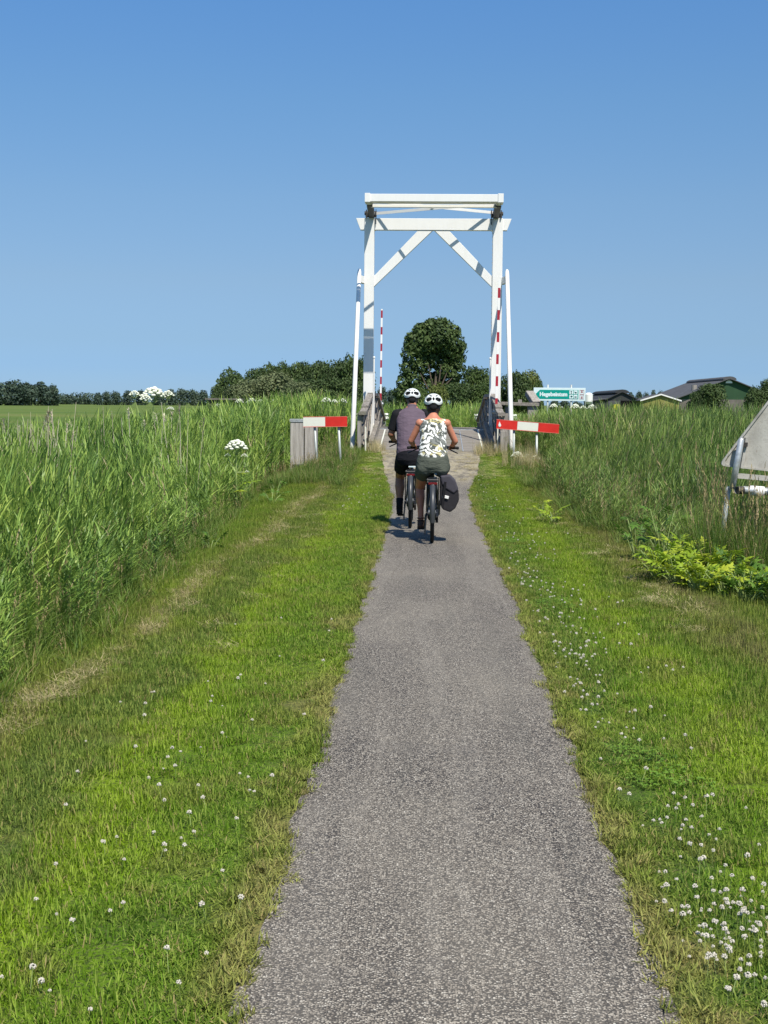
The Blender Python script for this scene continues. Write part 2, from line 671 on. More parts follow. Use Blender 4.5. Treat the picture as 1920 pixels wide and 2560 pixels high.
xs = axis([(-4000, -400, 8), (-400, -60, 14), (-60, -14, 24), (-14, 14, 120), (14, 60, 24), (60, 400, 14), (400, 4000, 8)])
ys = axis([(-60, 0, 12), (0, 60, 240), (60, 120, 24), (120, 600, 24), (600, 7000, 16)])
tag(sheet('ground', xs, ys, M['ground']), 'flat green farmland with mown verges, ditches and meadow', 'ground', kind='structure')


def path_edges(y):
    l = np.interp(y, [0, 6, 10, 15, 20, 24, 28, 35], [-.45, -.45, -.47, -.50, -.53, -.58, -.80, -1.15])
    r = np.interp(y, [0, 5, 8, 12, 20, 26, 29, 35], [.64, .62, .65, .68, .66, .72, .95, 1.25])
    wl_ = .009 * np.sin(y * 3.1) + .007 * np.sin(y * 7.7 + 1) + .007 * np.sin(y * 17 + 2)
    wr_ = .009 * np.sin(y * 2.7 + 2) + .008 * np.sin(y * 6.9) + .007 * np.sin(y * 19 + 1)
    k = .055 - .02 * ss(10, 22, y)
    return l + wl_ - k, r + wr_ + k


def make_path():
    ysp = np.concatenate([np.arange(-20, 0, .5), np.arange(0, 35.02, .08)])
    vs = []
    fs = []
    N = 12
    for j, y in enumerate(ysp):
        l, r = path_edges(y)
        for k in range(N + 1):
            t = k / N
            x = l + (r - l) * t
            crown = .012 * (1 - (2 * t - 1) ** 2)
            vs.append((x, y, float(gh(x, y)) + .008 + crown))
        if j:
            a = (j - 1) * (N + 1)
            b = j * (N + 1)
            fs += [(a + k, a + k + 1, b + k + 1, b + k) for k in range(N)]
    me = bpy.data.meshes.new('cycle_path')
    me.from_pydata(vs, [], fs)
    me.materials.append(M['path'])
    me.polygons.foreach_set('use_smooth', [True] * len(me.polygons))
    o = bpy.data.objects.new('cycle_path', me)
    COL.objects.link(o)
    tag(o, 'narrow grey stone-chip cycle path running straight to the bridge', 'path', kind='structure')


make_path()
w = MB()
w.add([(-90, 36.2, -.78), (90, 36.2, -.78), (90, 50.8, -.78), (-90, 50.8, -.78)], [(0, 1, 2, 3)])
tag(w.build('canal_water', M['water']), 'dark canal water under the drawbridge', 'water', kind='structure')

# ------------------------------------------------------------------ drawbridge
BX = .06          # bridge centre line
PY = 39.5         # portal plane


def deck_z(y):
    return float(np.interp(y, [34.9, 39.5, 43.3, 51], [.46, .915, .93, .02]))


br = thing('drawbridge', 'white wooden drawbridge with tall portal frame and grey plank railings', 'bridge', (BX, PY, 0))
for s in (-1, 1):
    # portal posts
    mb = MB()
    mb.box((BX + s * 1.76, PY, 3.1), (.27, .25, 7.2))
    mb.build('portal_post', M['white'], br, bevel=.008)
mb = MB()
mb.prism([(-2.13, 6.69), (2.13, 6.69), (2.01, 6.375), (-2.01, 6.375)], PY - .10, PY + .10)
mb.v = [(x + BX, y, z) for x, y, z in mb.v]
mb.build('portal_beam', M['white'], br, bevel=.006)
for s in (-1, 1):
    mb = MB()
    mb.prism([(s * .02 + 0, 6.37), (s * .42, 6.37), (s * 1.625, 5.12), (s * 1.625, 4.83)], PY - .08, PY + .08)
    mb.v = [(x + BX, y, z) for x, y, z in mb.v]
    mb.build('portal_brace', M['white'], br, bevel=.006)
# balance frame (rises slightly towards the camera side)
NY = 36.85


def fz(y):
    return 6.835 + (PY - y) * .018


for s in (-1, 1):
    mb = MB()
    mb.beam((BX + s * 1.67, NY + .30, fz(NY + .3)), (BX + s * 1.70, PY + .10, fz(PY)), .12, .24)
    mb.beam((BX + s * 1.715, PY + .102, fz(PY)), (BX + s * 1.74, 42.3, fz(42.3)), .09, .2)
    mb.build('balance_arm', M['white'], br, bevel=.006)
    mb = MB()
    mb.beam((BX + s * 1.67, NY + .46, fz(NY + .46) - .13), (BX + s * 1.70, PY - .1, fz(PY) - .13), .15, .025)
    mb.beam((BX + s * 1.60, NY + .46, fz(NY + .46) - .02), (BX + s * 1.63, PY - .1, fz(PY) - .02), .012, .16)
    mb.build('arm_shade_strip', M['iron'], br)  # dark strips added as painted shade on the arms' under and inner faces
    mb = MB()
    mb.box((BX + s * 1.72, PY, 6.78), (.30, .20, .09))
    mb.tube([(BX + s * 1.56, PY - .02, fz(PY)), (BX + s * 1.90, PY - .02, fz(PY))], .055, 10)
    mb.box((BX + s * 1.58, PY - .16, 6.72), (.02, .05, .40))
    mb.box((BX + s * 1.84, PY - .16, 6.80), (.03, .05, .22))
    mb.build('pivot_bracket', M['iron'], br)
mb = MB()
mb.box((BX, NY + .22, fz(NY)), (3.44, .46, .19))
mb.build('counterweight_beam', M['white'], br, bevel=.006)
for s in (-1, 1):
    mb = MB()
    mb.box((BX + s * 1.705, NY + .22, fz(NY)), (.14, .50, .225))
    mb.build('beam_end_cap', M['white'], br, bevel=.004)
mb = MB()
mb.beam((BX - 1.64, 37.5, 6.762), (BX + 1.64, 37.5, 6.762), .10, .075)
mb.build('cross_beam', M['white'], br, bevel=.004)
for s in (-1, 1):
    mb = MB()
    mb.beam((BX - s * 1.62, 37.5, fz(37.5) + .02 * s), (BX + s * 1.62, PY - .10, fz(PY) + .0 + .02 * s), .03, .075)
    mb.build('cross_brace', M['white'], br)
for s in (-1, 1):
    # chain
    mb = MB()
    x = BX + s * 1.735
    z = fz(42.3) - .1
    k = 0
    while z > 2.65:
        a = (.014, .003) if k % 2 else (.003, .014)
        mb.box((x, 42.15, z), (a[0] * 2, a[1] * 2, .072))
        z -= .062
        k += 1
    tag(mb.build('lifting_chain', M['galv'], br))
    mb = MB()
    xx = BX + s * 1.58
    mb.tube([(xx, 38.8, deck_z(38.8) + .02), (xx, 38.8, 2.86)], .022, 8)
    mb.ball((xx, 38.8, 2.87), .035, 8, 6)
    mb.box((xx - s * .02, 38.8, deck_z(38.8) + .18), (.12, .1, .06))
    mb.build('guide_pole', M['white'], br)
    # leaning struts with bracket
    top = Vector((BX + s * 2.02, 39.25, 5.25))
    bot = Vector((BX + s * (1.93 if s < 0 else 1.96), 34.6, .48 if s < 0 else .30))
    mb = MB()
    d = (top - bot).normalized()
    mb.tube([bot, top - d * .12, top - d * .02, top + d * .05, top + d * .09], [.062, .056, .05, .032, .006], 14)
    mb.build('leaning_strut', M['white'], br, smooth=True)
    mb = MB()
    mb.beam((BX + s * 1.895, PY - .02, 5.0), (BX + s * 2.0, 39.2, 5.02), .1, .19)
    mb.build('strut_bracket', M['white'], br, bevel=.004)
    for bx_, dd_ in (((BX + s * 1.98, 34.62, .19), (.20, .34, .60)), ((BX + s * 1.92, 35.3, .30), (.22, .3, .5))):
        mb = MB()
        mb.box(bx_, dd_)
        mb.build('concrete_footing', M['concrete'], br, bevel=.015)

# deck
mb = MB()
y = 34.9
while y < 51:
    z = deck_z(y + .07)
    if y < 39.5 or y > 43.3:
        pitch = math.atan2(deck_z(y + .14) - deck_z(y), .14)
    else:
        pitch = 0
    mb.box((BX, y + .07, z - .03 + random.uniform(-.003, .003)), (3.02, .138, .06), Matrix.Rotation(pitch, 3, 'X'))
    y += .145
tag(mb.build('deck_boards', M['deck'], br), kind='stuff')
for s in (-1, 1):
    mb = MB()
    mb.beam((BX + s * 1.28, 34.95, deck_z(34.95) + .006), (BX + s * 1.28, 39.4, deck_z(39.4) + .006), .035, .006)
    mb.build('deck_edge_strip', M['offwhite'], br)
mb = MB()
mb.beam((BX + .78, 34.95, deck_z(34.95) + .006), (BX + .78, 39.4, deck_z(39.4) + .006), .02, .005)
mb.build('deck_centre_strip', M['galv'], br)
mb = MB()
mb.box((BX, PY, deck_z(PY) + .006), (3.0, .06, .03))
mb.build('deck_joint', M['galv'], br)
mb = MB()
mb.box((BX, 34.88, .40), (3.1, .05, .14))
mb.build('deck_threshold', M['deck'], br)
for s in (-1, 1):
    mb = MB()
    mb.beam((BX + s * 1.42, 36.0, deck_z(36) - .25), (BX + s * 1.42, 50, deck_z(44) - .75), .18, .3)
    mb.build('girder', M['iron'], br)
# kerb rail on blocks
for s in (-1, 1):
    mb = MB()
    mb.beam((BX + s * 1.49, 35.0, deck_z(35) + .20), (BX + s * 1.49, 39.3, deck_z(39.3) + .20), .12, .10)
    mb.build('kerb_rail', M['woodx'], br, bevel=.006)
    for k in range(7):
        yy = 35.15 + k * .66
        mb = MB()
        mb.box((BX + s * 1.49, yy, deck_z(yy) + .075), (.12, .26, .148))
        mb.build('kerb_block', M['wood'], br)


def railing(s, y0, y1, n, near):
    X = BX + s * 1.68
    ysn = np.linspace(y0, y1, n)
    for yy in ysn:
        mb = MB()
        zb = deck_z(yy) - (.35 if near else .2)
        mb.box((X + s * .07, yy, (zb + deck_z(yy) + .93) / 2), (.10, .13, deck_z(yy) + .93 - zb))
        mb.build('railing_post', M['wood'], br, bevel=.006)
    # handrail in two pieces, near one a step lower
    segs = [(y0 - .15, y0 + 1.3, .93), (y0 + 1.3, y1 + .1, .985)] if near else [(y0 - .1, y1 + .1, .96)]
    for a, b, h in segs:
        mb = MB()
        k = 6
        yy = np.linspace(a, b, k)
        for i in range(k - 1):
            mb.beam((X, yy[i], deck_z(yy[i]) + h), (X, yy[i + 1] + .002, deck_z(yy[i + 1]) + h), .17, .085)
        mb.build('handrail', M['woodx'], br)
    for h, hh in ((.76, .17), (.52, .17), (.28, .17)):
        mb = MB()
        k = 6
        yy = np.linspace(y0 - .05, y1, k)
        for i in range(k - 1):
            mb.beam((X, yy[i], deck_z(yy[i]) + h), (X, yy[i + 1] + .002, deck_z(yy[i + 1]) + h), .035, hh)
        mb.build('railing_board', M['woodx'], br)
    for i in range(n - 1):
        mb = MB()
        a, b = ysn[i], ysn[i + 1]
        mb.beam((X - s * .035, a, deck_z(a) + .12), (X - s * .035, b, deck_z(b) + .84), .03, .12)
        mb.build('diagonal_board', M['woodx'], br)


for s in (-1, 1):
    railing(s, 34.45, 39.2, 4, True)
    railing(s, 39.95, 43.4, 3, False)
    railing(s, 43.7, 50.4, 4, False)
    mb = MB()
    mb.box((BX + s * 1.60, 34.5, .66), (.03, .04, .8))
    mb.build('marker_strip', M['offwhite'], br)
mb = MB()
mb.box((BX + 1.74, 34.38, .52), (.17, .17, .95))
mb.build('end_post', M['wood'], br, bevel=.01)

# ------------------------------------------------------------------ lifting booms
def boom(base, top, label, n_red, r):
    t = thing('barrier_boom', label, 'barrier', base, 'upright barrier booms at the bridge')
    b = Vector(base)
    e = Vector(top)
    L = (e - b).length
    d = (e - b) / L
    bands = []
    z = 0.04
    first = .30
    per = .555
    mb = MB()
    mb.box(b + d * .02, (.1, .12, .14))
    mb.tube([b - Vector((.09, 0, 0)), b + Vector((.09, 0, 0))], .05, 10)
    mb.build('boom_pivot', M['galv'], t)
    cur = .06
    # starting at the foot: white stub, red, white, red ...
    seq = [(.04, .055, 'white')]
    s0 = .10
    for i in range(n_red):
        seq.append((s0, s0 + .255, 'darkred'))
        nxt = s0 + .56 if i < n_red - 1 else L
        seq.append((s0 + .255, nxt, 'white'))
        s0 += .56
    seq[0] = (.0, .10, 'white')
    for a, c, m in seq:
        mb = MB()
        mb.beam(b + d * a, b + d * c, r * 2, r * 1.3, up=(0, 1, 0))
        o = mb.build('boom_stripe', M[m], t)
        if m == 'darkred':
            o['label'] = 'dark red painted band'
    return t


boom((1.705, 36.45, 1.43), (1.745, 36.55, 4.78), 'red and white striped boom standing upright against the right portal post', 6, .032)
boom((-1.66, 48.4, 1.62), (-1.648, 48.5, 4.82), 'thinner-looking striped boom upright beyond the left portal post, against the sky', 6, .030)

# ------------------------------------------------------------------ red and white warning boards
def board(name, label, a, b, h, cols, posts):
    a = Vector(a)
    b = Vector(b)
    n = len(cols)
    t = thing('warning_board', label, 'road barrier', ((a.x + b.x) / 2, (a.y + b.y) / 2, 0), 'red and white boards flanking the bridge')
    d = (b - a) / n
    for i, c in enumerate(cols):
        p, q = a + d * i, a + d * (i + 1)
        mb = MB()
        mb.beam(p + d * .002, q - d * .002, .03, h)
        mb.build('board_panel', M[c], t, bevel=.002)
    for (zz, nm) in ((h / 2 + .006, 'top'), (-h / 2 - .006, 'bot')):
        mb = MB()
        mb.beam(a + Vector((0, 0, zz)), b + Vector((0, 0, zz)), .034, .012)
        mb.build('board_trim', M['lightred'], t)
    for x, top, zb, lean in posts:
        mb = MB()
        yy = a.y + .055
        mb.tube([(x + lean, yy, zb), (x, yy, top)], .028, 10)
        mb.build('post', M['galvpost'], t, smooth=True)
    return t


board('l', 'white and red board on leaning grey posts, left of the bridge by the timber posts',
      (-2.77, 31.2, 1.205), (-1.80, 31.2, 1.225), .205, ['offwhite', 'red'], [(-2.52, 1.12, -.1, .075), (-1.99, 1.12, 0, .06)])
rb = board('r', 'red, white and red board on two grey posts, right of the bridge',
           (1.56, 33.1, 1.175), (3.01, 33.1, 1.075), .195, ['red', 'offwhite', 'red'], [(1.97, 1.05, -.05, .01), (2.50, .95, -.12, .02)])
mb = MB()
mb.ball((1.635, 33.08, 1.145), (.032, .006, .04), 10, 8)
mb.prism([(1.605, 1.155), (1.665, 1.155), (1.63, 1.235)], 33.076, 33.084)
mb.build('drop_mark', M['white'], rb)

# ------------------------------------------------------------------ timber posts left of the board
t = thing('timber_post', 'thick weathered square timber post with grey metal cap, left of the white-red board', 'post', (-2.97, 32.0, 0))
mb = MB()
mb.box((-2.97, 32.0, .40), (.30, .30, 1.58))
mb.build('post_body', M['palewood'], t, bevel=.012)
mb = MB()
mb.box((-2.97, 32.0, 1.225), (.325, .325, .07))
mb.build('metal_cap', M['galv'], t, bevel=.004)
t = thing('timber_post', 'uncapped weathered timber post standing directly behind the white end of the board', 'post', (-2.66, 32.05, 0))
mb = MB()
mb.box((-2.66, 32.05, .36), (.28, .28, 1.52))
mb.build('post_body', M['palewood'], t, bevel=.012)

# ------------------------------------------------------------------ guard rails beyond the bridge
def guard_rail(x0, x1, y, label):
    t = thing('guard_rail', label, 'guard rail', ((x0 + x1) / 2, y, 0), 'pale guard rails beyond the bridge')
    prof = [(0, .0), (-.03, .05), (0, .09), (0, .14), (-.03, .19), (0, .25)]
    vs = []
    for x in (x0, x1):
        for dy, dz in prof:
            vs.append((x, y + dy, 1.02 + dz - .0))
        for dy, dz in reversed(prof):
            vs.append((x, y + dy + .012, 1.02 + dz))
    n = len(prof) * 2
    mb = MB()
    mb.add(vs, [(i, (i + 1) % n, (i + 1) % n + n, i + n) for i in range(n)] + [tuple(range(n))[::-1], tuple(range(n, 2 * n))])
    mb.build('rail', M['white'], t)
    for x in (x0 + .15, x1 - .15):
        mb = MB()
        mb.box((x, y + .07, .55), (.08, .1, 1.2))
        mb.build('rail_post', M['galvpost'], t)


guard_rail(-3.15, -1.50, 53, 'short pale corrugated guard rail beyond the bridge on the left')
guard_rail(1.68, 3.3, 53, 'short pale corrugated guard rail beyond the bridge on the right')

# ------------------------------------------------------------------ timber guide fence right of the bridge
t = thing('timber_fence', 'grey timber canal fence with thick end post, right of the bridge', 'fence', (2.8, 42, 0))
mb = MB()
mb.beam((2.02, 42, 1.66), (3.22, 42, 1.63), .12, .10)
mb.build('top_rail', M['woodx'], t, bevel=.008)
mb = MB()
mb.box((3.05, 42.15, .65), (.30, .28, 1.90))
mb.build('end_post', M['wood'], t, bevel=.01)
mb = MB()
mb.beam((3.14, 42.05, 1.66), (2.96, 42.5, 1.98), .26, .16)
mb.build('slanting_cap', M['wood'], t, bevel=.01)
mb = MB()
mb.box((2.66, 42, 1.72), (.11, .1, .12))
mb.build('rail_stub', M['wood'], t)
mb = MB()
mb.box((2.30, 42.15, .6), (.14, .14, 1.95))
mb.build('middle_post', M['wood'], t)

# ------------------------------------------------------------------ green direction sign
def text_mesh(body, size, width, mat, parent, loc, depth=.004, name='lettering'):
    cu = bpy.data.curves.new('t', 'FONT')
    cu.body = body
    cu.size = size
    cu.extrude = depth / 2
    cu.offset = .012 * size / .2
    ob = bpy.data.objects.new('t', cu)
    COL.objects.link(ob)
    dg = bpy.context.evaluated_depsgraph_get()
    me = bpy.data.meshes.new_from_object(ob.evaluated_get(dg))
    bpy.data.objects.remove(ob)
    co = np.empty(len(me.vertices) * 3)
    me.vertices.foreach_get('co', co)
    co = co.reshape(-1, 3)
    co[:, 0] -= co[:, 0].min()
    co[:, 0] *= width / co[:, 0].max()
    co = np.stack([co[:, 0], -co[:, 2], co[:, 1]], 1)
    me.vertices.foreach_set('co', co.ravel())
    me.name = name
    me.materials.clear()
    me.materials.append(mat)
    o = bpy.data.objects.new(name, me)
    COL.objects.link(o)
    o.parent = parent
    o.location = Vector(loc) - world_loc(parent)
    return o


M['signgreen'] = simple('reflective_green', (.0, .30, .235), .35, .4, var=.06)
M['signwhite'] = simple('reflective_sign_white', (.68, .80, .80), .35, .4, var=.05)
M['signdark'] = simple('sign_symbol_green', (.0, .09, .08), .5)
M['signred'] = simple('sign_symbol_dull_red', (.40, .16, .16), .5)
SX, SY, SZ, SW, SH = 4.0, 55.0, 1.79, 1.99, .50
t = thing('direction_sign', 'green arrow sign with white border reading Hegebeintum, on two posts above the reeds', 'sign', (SX + SW / 2, SY, 0))
mb = MB()
mb.box((SX + SW / 2, SY, SZ + SH / 2), (SW, .03, SH))
mb.build('sign_board', M['signwhite'], t, bevel=.004)
mb = MB()
mb.prism([(SX + .07, SZ + .25), (SX + .24, SZ + .42), (SX + 1.72, SZ + .42), (SX + 1.72, SZ + .07), (SX + .24, SZ + .07)], SY - .021, SY - .0155)
mb.build('green_arrow', M['signgreen'], t)
text_mesh('Hegebeintum', .2, 1.06, M['signwhite'], t, (SX + .235, SY - .024, SZ + .185))
for i in range(2):
    for j in range(2):
        cx, cz = SX + 1.445 + i * .165, SZ + .335 - j * .170
        mb = MB()
        mb.box((cx, SY - .0245, cz), (.145, .004, .145))
        p = mb.build('symbol_tile', M['signwhite'], t)
        mb = MB()
        yy = SY - .030
        if (i, j) == (0, 0):
            mb.box((cx, yy, cz), (.02, .004, .09))
            mb.box((cx, yy, cz + .035), (.06, .004, .018))
            mb.box((cx, yy, cz - .045), (.045, .004, .014))
        elif (i, j) == (1, 0):
            mb.prism([(cx - .05, cz + .02), (cx + .05, cz - .005), (cx + .03, cz - .045), (cx - .02, cz - .04)], yy - .002, yy + .002)
        elif (i, j) == (0, 1):
            mb.ball((cx + .01, yy, cz + .01), (.042, .003, .03), 10, 6)
            mb.box((cx, yy, cz - .03), (.02, .004, .04))
        else:
            mb.box((cx, yy, cz + .005), (.08, .004, .012))
            mb.box((cx, yy, cz - .035), (.08, .004, .012))
            for q in (-1, 0, 1):
                mb.box((cx + q * .034, yy, cz - .015), (.011, .004, .03))
        mb.build('symbol', M['signdark'], t)
for j in range(2):
    cx, cz = SX + 1.85, SZ + .34 - j * .185
    mb = MB()
    for dx_, dz_, w_, h_ in ((0, .078, .16, .01), (0, -.078, .16, .01), (-.078, 0, .01, .16), (.078, 0, .01, .16)):
        mb.box((cx + dx_, SY - .019, cz + dz_), (w_, .006, h_))
    mb.box((cx, SY - .019, cz), (.07, .006, .045))
    mb.prism([(cx - .045, cz + .06), (cx + .045, cz + .06), (cx, cz + .03)] if j == 0 else [(cx - .045, cz - .06), (cx + .045, cz - .06), (cx, cz - .03)],
             SY - .022, SY - .016)
    mb.build('route_symbol', M['signred'], t)
for x in (SX + .55, SX + 1.45):
    mb = MB()
    mb.tube([(x, SY + .05, -.1), (x, SY + .05, SZ + SH + .12)], .035, 8)
    mb.build('post', M['galvpost'], t, smooth=True)

# ------------------------------------------------------------------ triangular water sign seen from behind
def weathered_board():
    t = NT('weathered_sign_back')
    o = t.obj()
    n = t.noise(4, 8, o, .7)
    n2 = t.noise(16, 6, o, .7)
    n3 = t.noise(3, 4, o, .6, sc3=(4, 1, .8))
    c = t.ramp(n, [(.3, (.27, .255, .22)), (.5, (.42, .405, .36)), (.68, (.52, .50, .45))])
    c = t.mix(t.math('MULTIPLY', t.math('GREATER_THAN', n2, .56), .35), c, (.21, .19, .16))
    c = t.mix(t.math('MULTIPLY', t.math('GREATER_THAN', n3, .60), .35), c, (.20, .16, .12))
    t.color(c)
    t.rough(.8, .2)
    t.bump(n2, .3, .004)
    return t.m


M['signback'] = weathered_board()
TY = 14.0
t = thing('triangular_sign', 'back of large weathered triangular sign on a bent steel tube in the right-hand reeds', 'sign', (3.1, TY, -.3))
A = Vector((2.835, 1.045))
tilt = R(-6.0)


def tri(side, inset=0.0):
    cs = [A + side * Vector((math.cos(tilt + q), math.sin(tilt + q))) * k for q, k in ((0, 0), (0, 1), (R(60), 1))]
    cen = sum(cs, Vector((0, 0))) / 3
    cs = [c + (cen - c).normalized() * inset for c in cs]
    out = []
    for i in range(3):
        p, c, q = cs[i - 1], cs[i], cs[(i + 1) % 3]
        u, v_ = (p - c).normalized(), (q - c).normalized()
        rr = .07
        for k in range(6):
            s_ = k / 5
            out.append(tuple(c + u * rr * (1 - s_) ** 2 + v_ * rr * s_ ** 2))
    return out


mb = MB()
mb.prism(tri(1.22), TY - .002, TY + .006)
# folded rim
rim = tri(1.22)
rin = tri(1.22, .035)
n = len(rim)
vs = [(a, TY - .0022, b) for a, b in rim] + [(a, TY - .022, b) for a, b in rim] + [(a, TY - .022, b) for a, b in rin] + [(a, TY - .0022, b) for a, b in rin]
mb.add(vs, [(k * n + i, k * n + (i + 1) % n, (k + 1) * n + (i + 1) % n, (k + 1) * n + i) for k in range(3) for i in range(n)])
mb.build('sign_plate', M['signback'], t)
mb = MB()
mb.box((3.075, TY - .03, 1.17), (.03, .05, .30), Matrix.Rotation(R(8), 3, 'Y'))
mb.build('stiffener', M['signback'], t)
mb = MB()
mb.tube([(3.045, TY - .09, 1.315), (3.03, TY - .09, 1.30), (2.995, TY - .1, 1.08), (2.955, TY - .1, .82)], [.018, .030, .031, .031], 16)
mb.build('upright_tube', M['galv'], t, smooth=True)
mb = MB()
mb.tube([(2.93, TY - .05, .84), (2.90, TY - .02, .45), (2.90, TY, -.5)], .024, 12)
mb.build('leg_tube', M['galvpost'], t, smooth=True)
mb = MB()
mb.tube([(2.985, TY - .17, .815), (3.06, TY - .12, .815), (3.3, TY - .1, .80), (4.6, TY - .1, .70)], [.036, .038, .038, .038], 16, cap=False)
mb.build('cross_tube', M['galv'], t, smooth=True)
mb = MB()
mb.tube([(2.99, TY - .168, .815), (3.05, TY - .15, .815)], .038, 16)
mb.build('tube_end_shade', M['iron'], t)  # dark cylinder standing in for the shade inside the open tube end
mb = MB()
mb.tube([(3.12, TY - .1, .81), (3.26, TY - .1, .802)], .0485, 16)
mb.build('painted_band', M['white'], t, smooth=True)
mb = MB()
mb.box((3.7, TY - .03, .895), (1.4, .03, .05), Matrix.Rotation(R(4.5), 3, 'Y'))
mb.build('lower_rail', M['signback'], t)
mb = MB()
mb.box((3.07, TY - .06, 1.255), (.05, .06, .04))
mb.build('clamp', M['iron'], t)

# ------------------------------------------------------------------ farm buildings
def roofmat(name, c):
    t = NT(name)
    o = t.obj()
    n = t.noise(.5, 5, o)
    wv = t.new('ShaderNodeTexWave', bands_direction='Y')
    wv.inputs['Scale'].default_value = 1.2
    t.l.new(o, wv.inputs[0])
    c_ = t.ramp(n, [(.3, tuple(q * .8 for q in c)), (.7, tuple(q * 1.15 for q in c))])
    c_ = t.mix(t.math('MULTIPLY', wv.outputs[1], .12), c_, (.02, .02, .02))
    t.color(c_)
    t.rough(.8, .2)
    return t.m


def cladmat(name, c):
    t = NT(name)
    o = t.obj()
    wv = t.new('ShaderNodeTexWave', bands_direction='X')
    wv.inputs['Scale'].default_value = .9
    t.l.new(o, wv.inputs[0])
    n = t.noise(.35, 5, o)
    c_ = t.ramp(n, [(.3, tuple(q * .85 for q in c)), (.7, tuple(q * 1.12 for q in c))])
    c_ = t.mix(t.math('MULTIPLY', wv.outputs[1], .25), c_, tuple(q * .6 for q in c))
    t.color(c_)
    t.rough(.7, .25)
    return t.m


M['roof'] = roofmat('grey_sheet_roof', (.10, .10, .105))
M['roofdark'] = roofmat('dark_sheet_roof', (.05, .052, .055))
M['greenclad'] = cladmat('green_cladding', (.030, .075, .034))
M['greyclad'] = cladmat('dark_grey_cladding', (.045, .048, .047))
M['yellowclad'] = cladmat('yellow_green_cladding', (.25, .24, .07))
M['block'] = simple('concrete_block_wall', (.17, .15, .135), .9, .1, var=.2, scale=.5)
M['void'] = simple('dark_barn_interior', (.008, .008, .008), .9, .05)
M['tarp'] = simple('yellow_cover', (.55, .52, .05), .6)


def gable_wall(x0, x1, zb, ze, zr, y, th=.3):
    xm = (x0 + x1) / 2
    mb = MB()
    mb.prism([(x0, zb), (x1, zb), (x1, ze), (xm, zr), (x0, ze)], y, y + th)
    return mb


def barn(name, label, x0, x1, y0, y1, ze, zr, wall, roof, low=None, lowz=0, over=.5, cap=True, trim=None):
    t = thing(name, label, 'barn', ((x0 + x1) / 2, y0, 0))
    xm = (x0 + x1) / 2
    if low:
        mb = MB()
        mb.prism([(x0, -.3), (x1, -.3), (x1, lowz), (x0, lowz)], y0, y0 + .3)
        mb.build('base_wall', low, t)
    gable_wall(x0, x1, lowz if low else -.3, ze, zr, y0 + .02).build('gable_wall', wall, t)
    for x in (x0 + .15, x1 - .15):
        mb = MB()
        mb.box((x, (y0 + y1) / 2 + .4, ze / 2 - .15), (.28, y1 - y0 - .8, ze + .3))
        mb.build('side_wall', wall, t)
    gable_wall(x0, x1, -.3, ze, zr, y1 - .3).build('rear_wall', wall, t)
    sl = (zr - ze) / (xm - x0)
    for s in (-1, 1):
        mb = MB()
        xe = xm + s * (xm - x0 + over)
        zz = ze - over * sl
        mb.prism([(xm, zr + .03), (xm, zr + .28), (xe, zz + .25), (xe, zz + .03)], y0 - over, y1 + over)
        mb.build('roof', roof, t)
        if trim:
            mb = MB()
            mb.prism([(xm, zr + .02), (xm, zr + .36), (xe, zz + .33), (xe, zz - .02)], y0 - over - .08, y0 - over - .01)
            mb.build('verge_trim', trim, t)
    if cap:
        mb = MB()
        k = 8
        pts = [(xm + math.cos(math.pi * i / k) * 1.9, zr - .25 + math.sin(math.pi * i / k) * .95) for i in range(k + 1)]
        mb.prism(pts, y0 - over + .1, y1 - 2)
        mb.build('ridge_vent', roof, t)
    return t


gb = barn('green_barn', 'large barn with dark green gable over a grey block wall, long grey roof', 69.5, 97.2, 400, 458, 3.9, 9.35,
          M['greenclad'], M['roof'], M['block'], 3.6, 1.0)
mb = MB()
mb.prism([(83.3 + math.cos(math.pi * i / 8) * .95, 8.15 + math.sin(math.pi * i / 8) * .8) for i in range(9)], 399.85, 399.98)
mb.build('gable_window', M['white'], gb)
mb = MB()
mb.tube([(75.2, 408, 6.0), (75.2, 408, 7.7)], .75, 10)
mb.build('roof_cowl', M['concrete'], gb)
db = barn('dark_barn', 'lower dark grey barn with open front beside the silo', 47.0, 55.2, 380, 436, 3.2, 5.25, M['greyclad'], M['roofdark'], cap=True)
mb = MB()
mb.box((52.6, 379.9, 1.4), (3.6, .1, 3.2))
mb.build('open_doorway', M['void'], db)
mb = MB()
mb.box((49.0, 379.88, 1.6), (3.1, .1, 2.6))
mb.build('sliding_door', M['roof'], db)
mb = MB()
mb.box((44.9, 384, 1.3), (4.4, 8, 2.9))
mb.build('lean_to', M['greyclad'], db)
mb = MB()
mb.prism([(42.6, 2.75), (47.1, 3.4), (47.1, 3.6), (42.6, 2.95)], 379.5, 390)
mb.build('lean_to_roof', M['roof'], db)
t = thing('covered_trailer', 'small yellow cover standing in front of the dark barn', 'trailer', (48.8, 374, 0))
mb = MB()
mb.prism([(47.9, .5), (49.7, .5), (49.6, 2.05), (48.0, 1.9)], 373, 376)
mb.build('yellow_cover', M['tarp'], t)
for x in (48.3, 49.3):
    mb = MB()
    mb.tube([(x - .1, 374, .35), (x + .1, 374, .35)], .35, 10)
    mb.build('wheel', M['rubber'], t)
yb = barn('yellow_shed', 'low shed with yellow-green gable and white roof edge', 54.9, 64.5, 370, 384, 3.0, 4.45, M['yellowclad'], M['roof'], cap=False, trim=M['white'])
t = thing('feed_silo', 'pale cylindrical feed silo on thin legs beside the dark barn', 'silo', (27.8, 250, 0))
mb = MB()
mb.tube([(27.8, 250, 1.85), (27.8, 250, 2.3), (27.8, 250, 3.55), (27.8, 250, 3.85)], [.35, .72, .72, .3], 14)
mb.build('tank', M['white'], t, smooth=False)
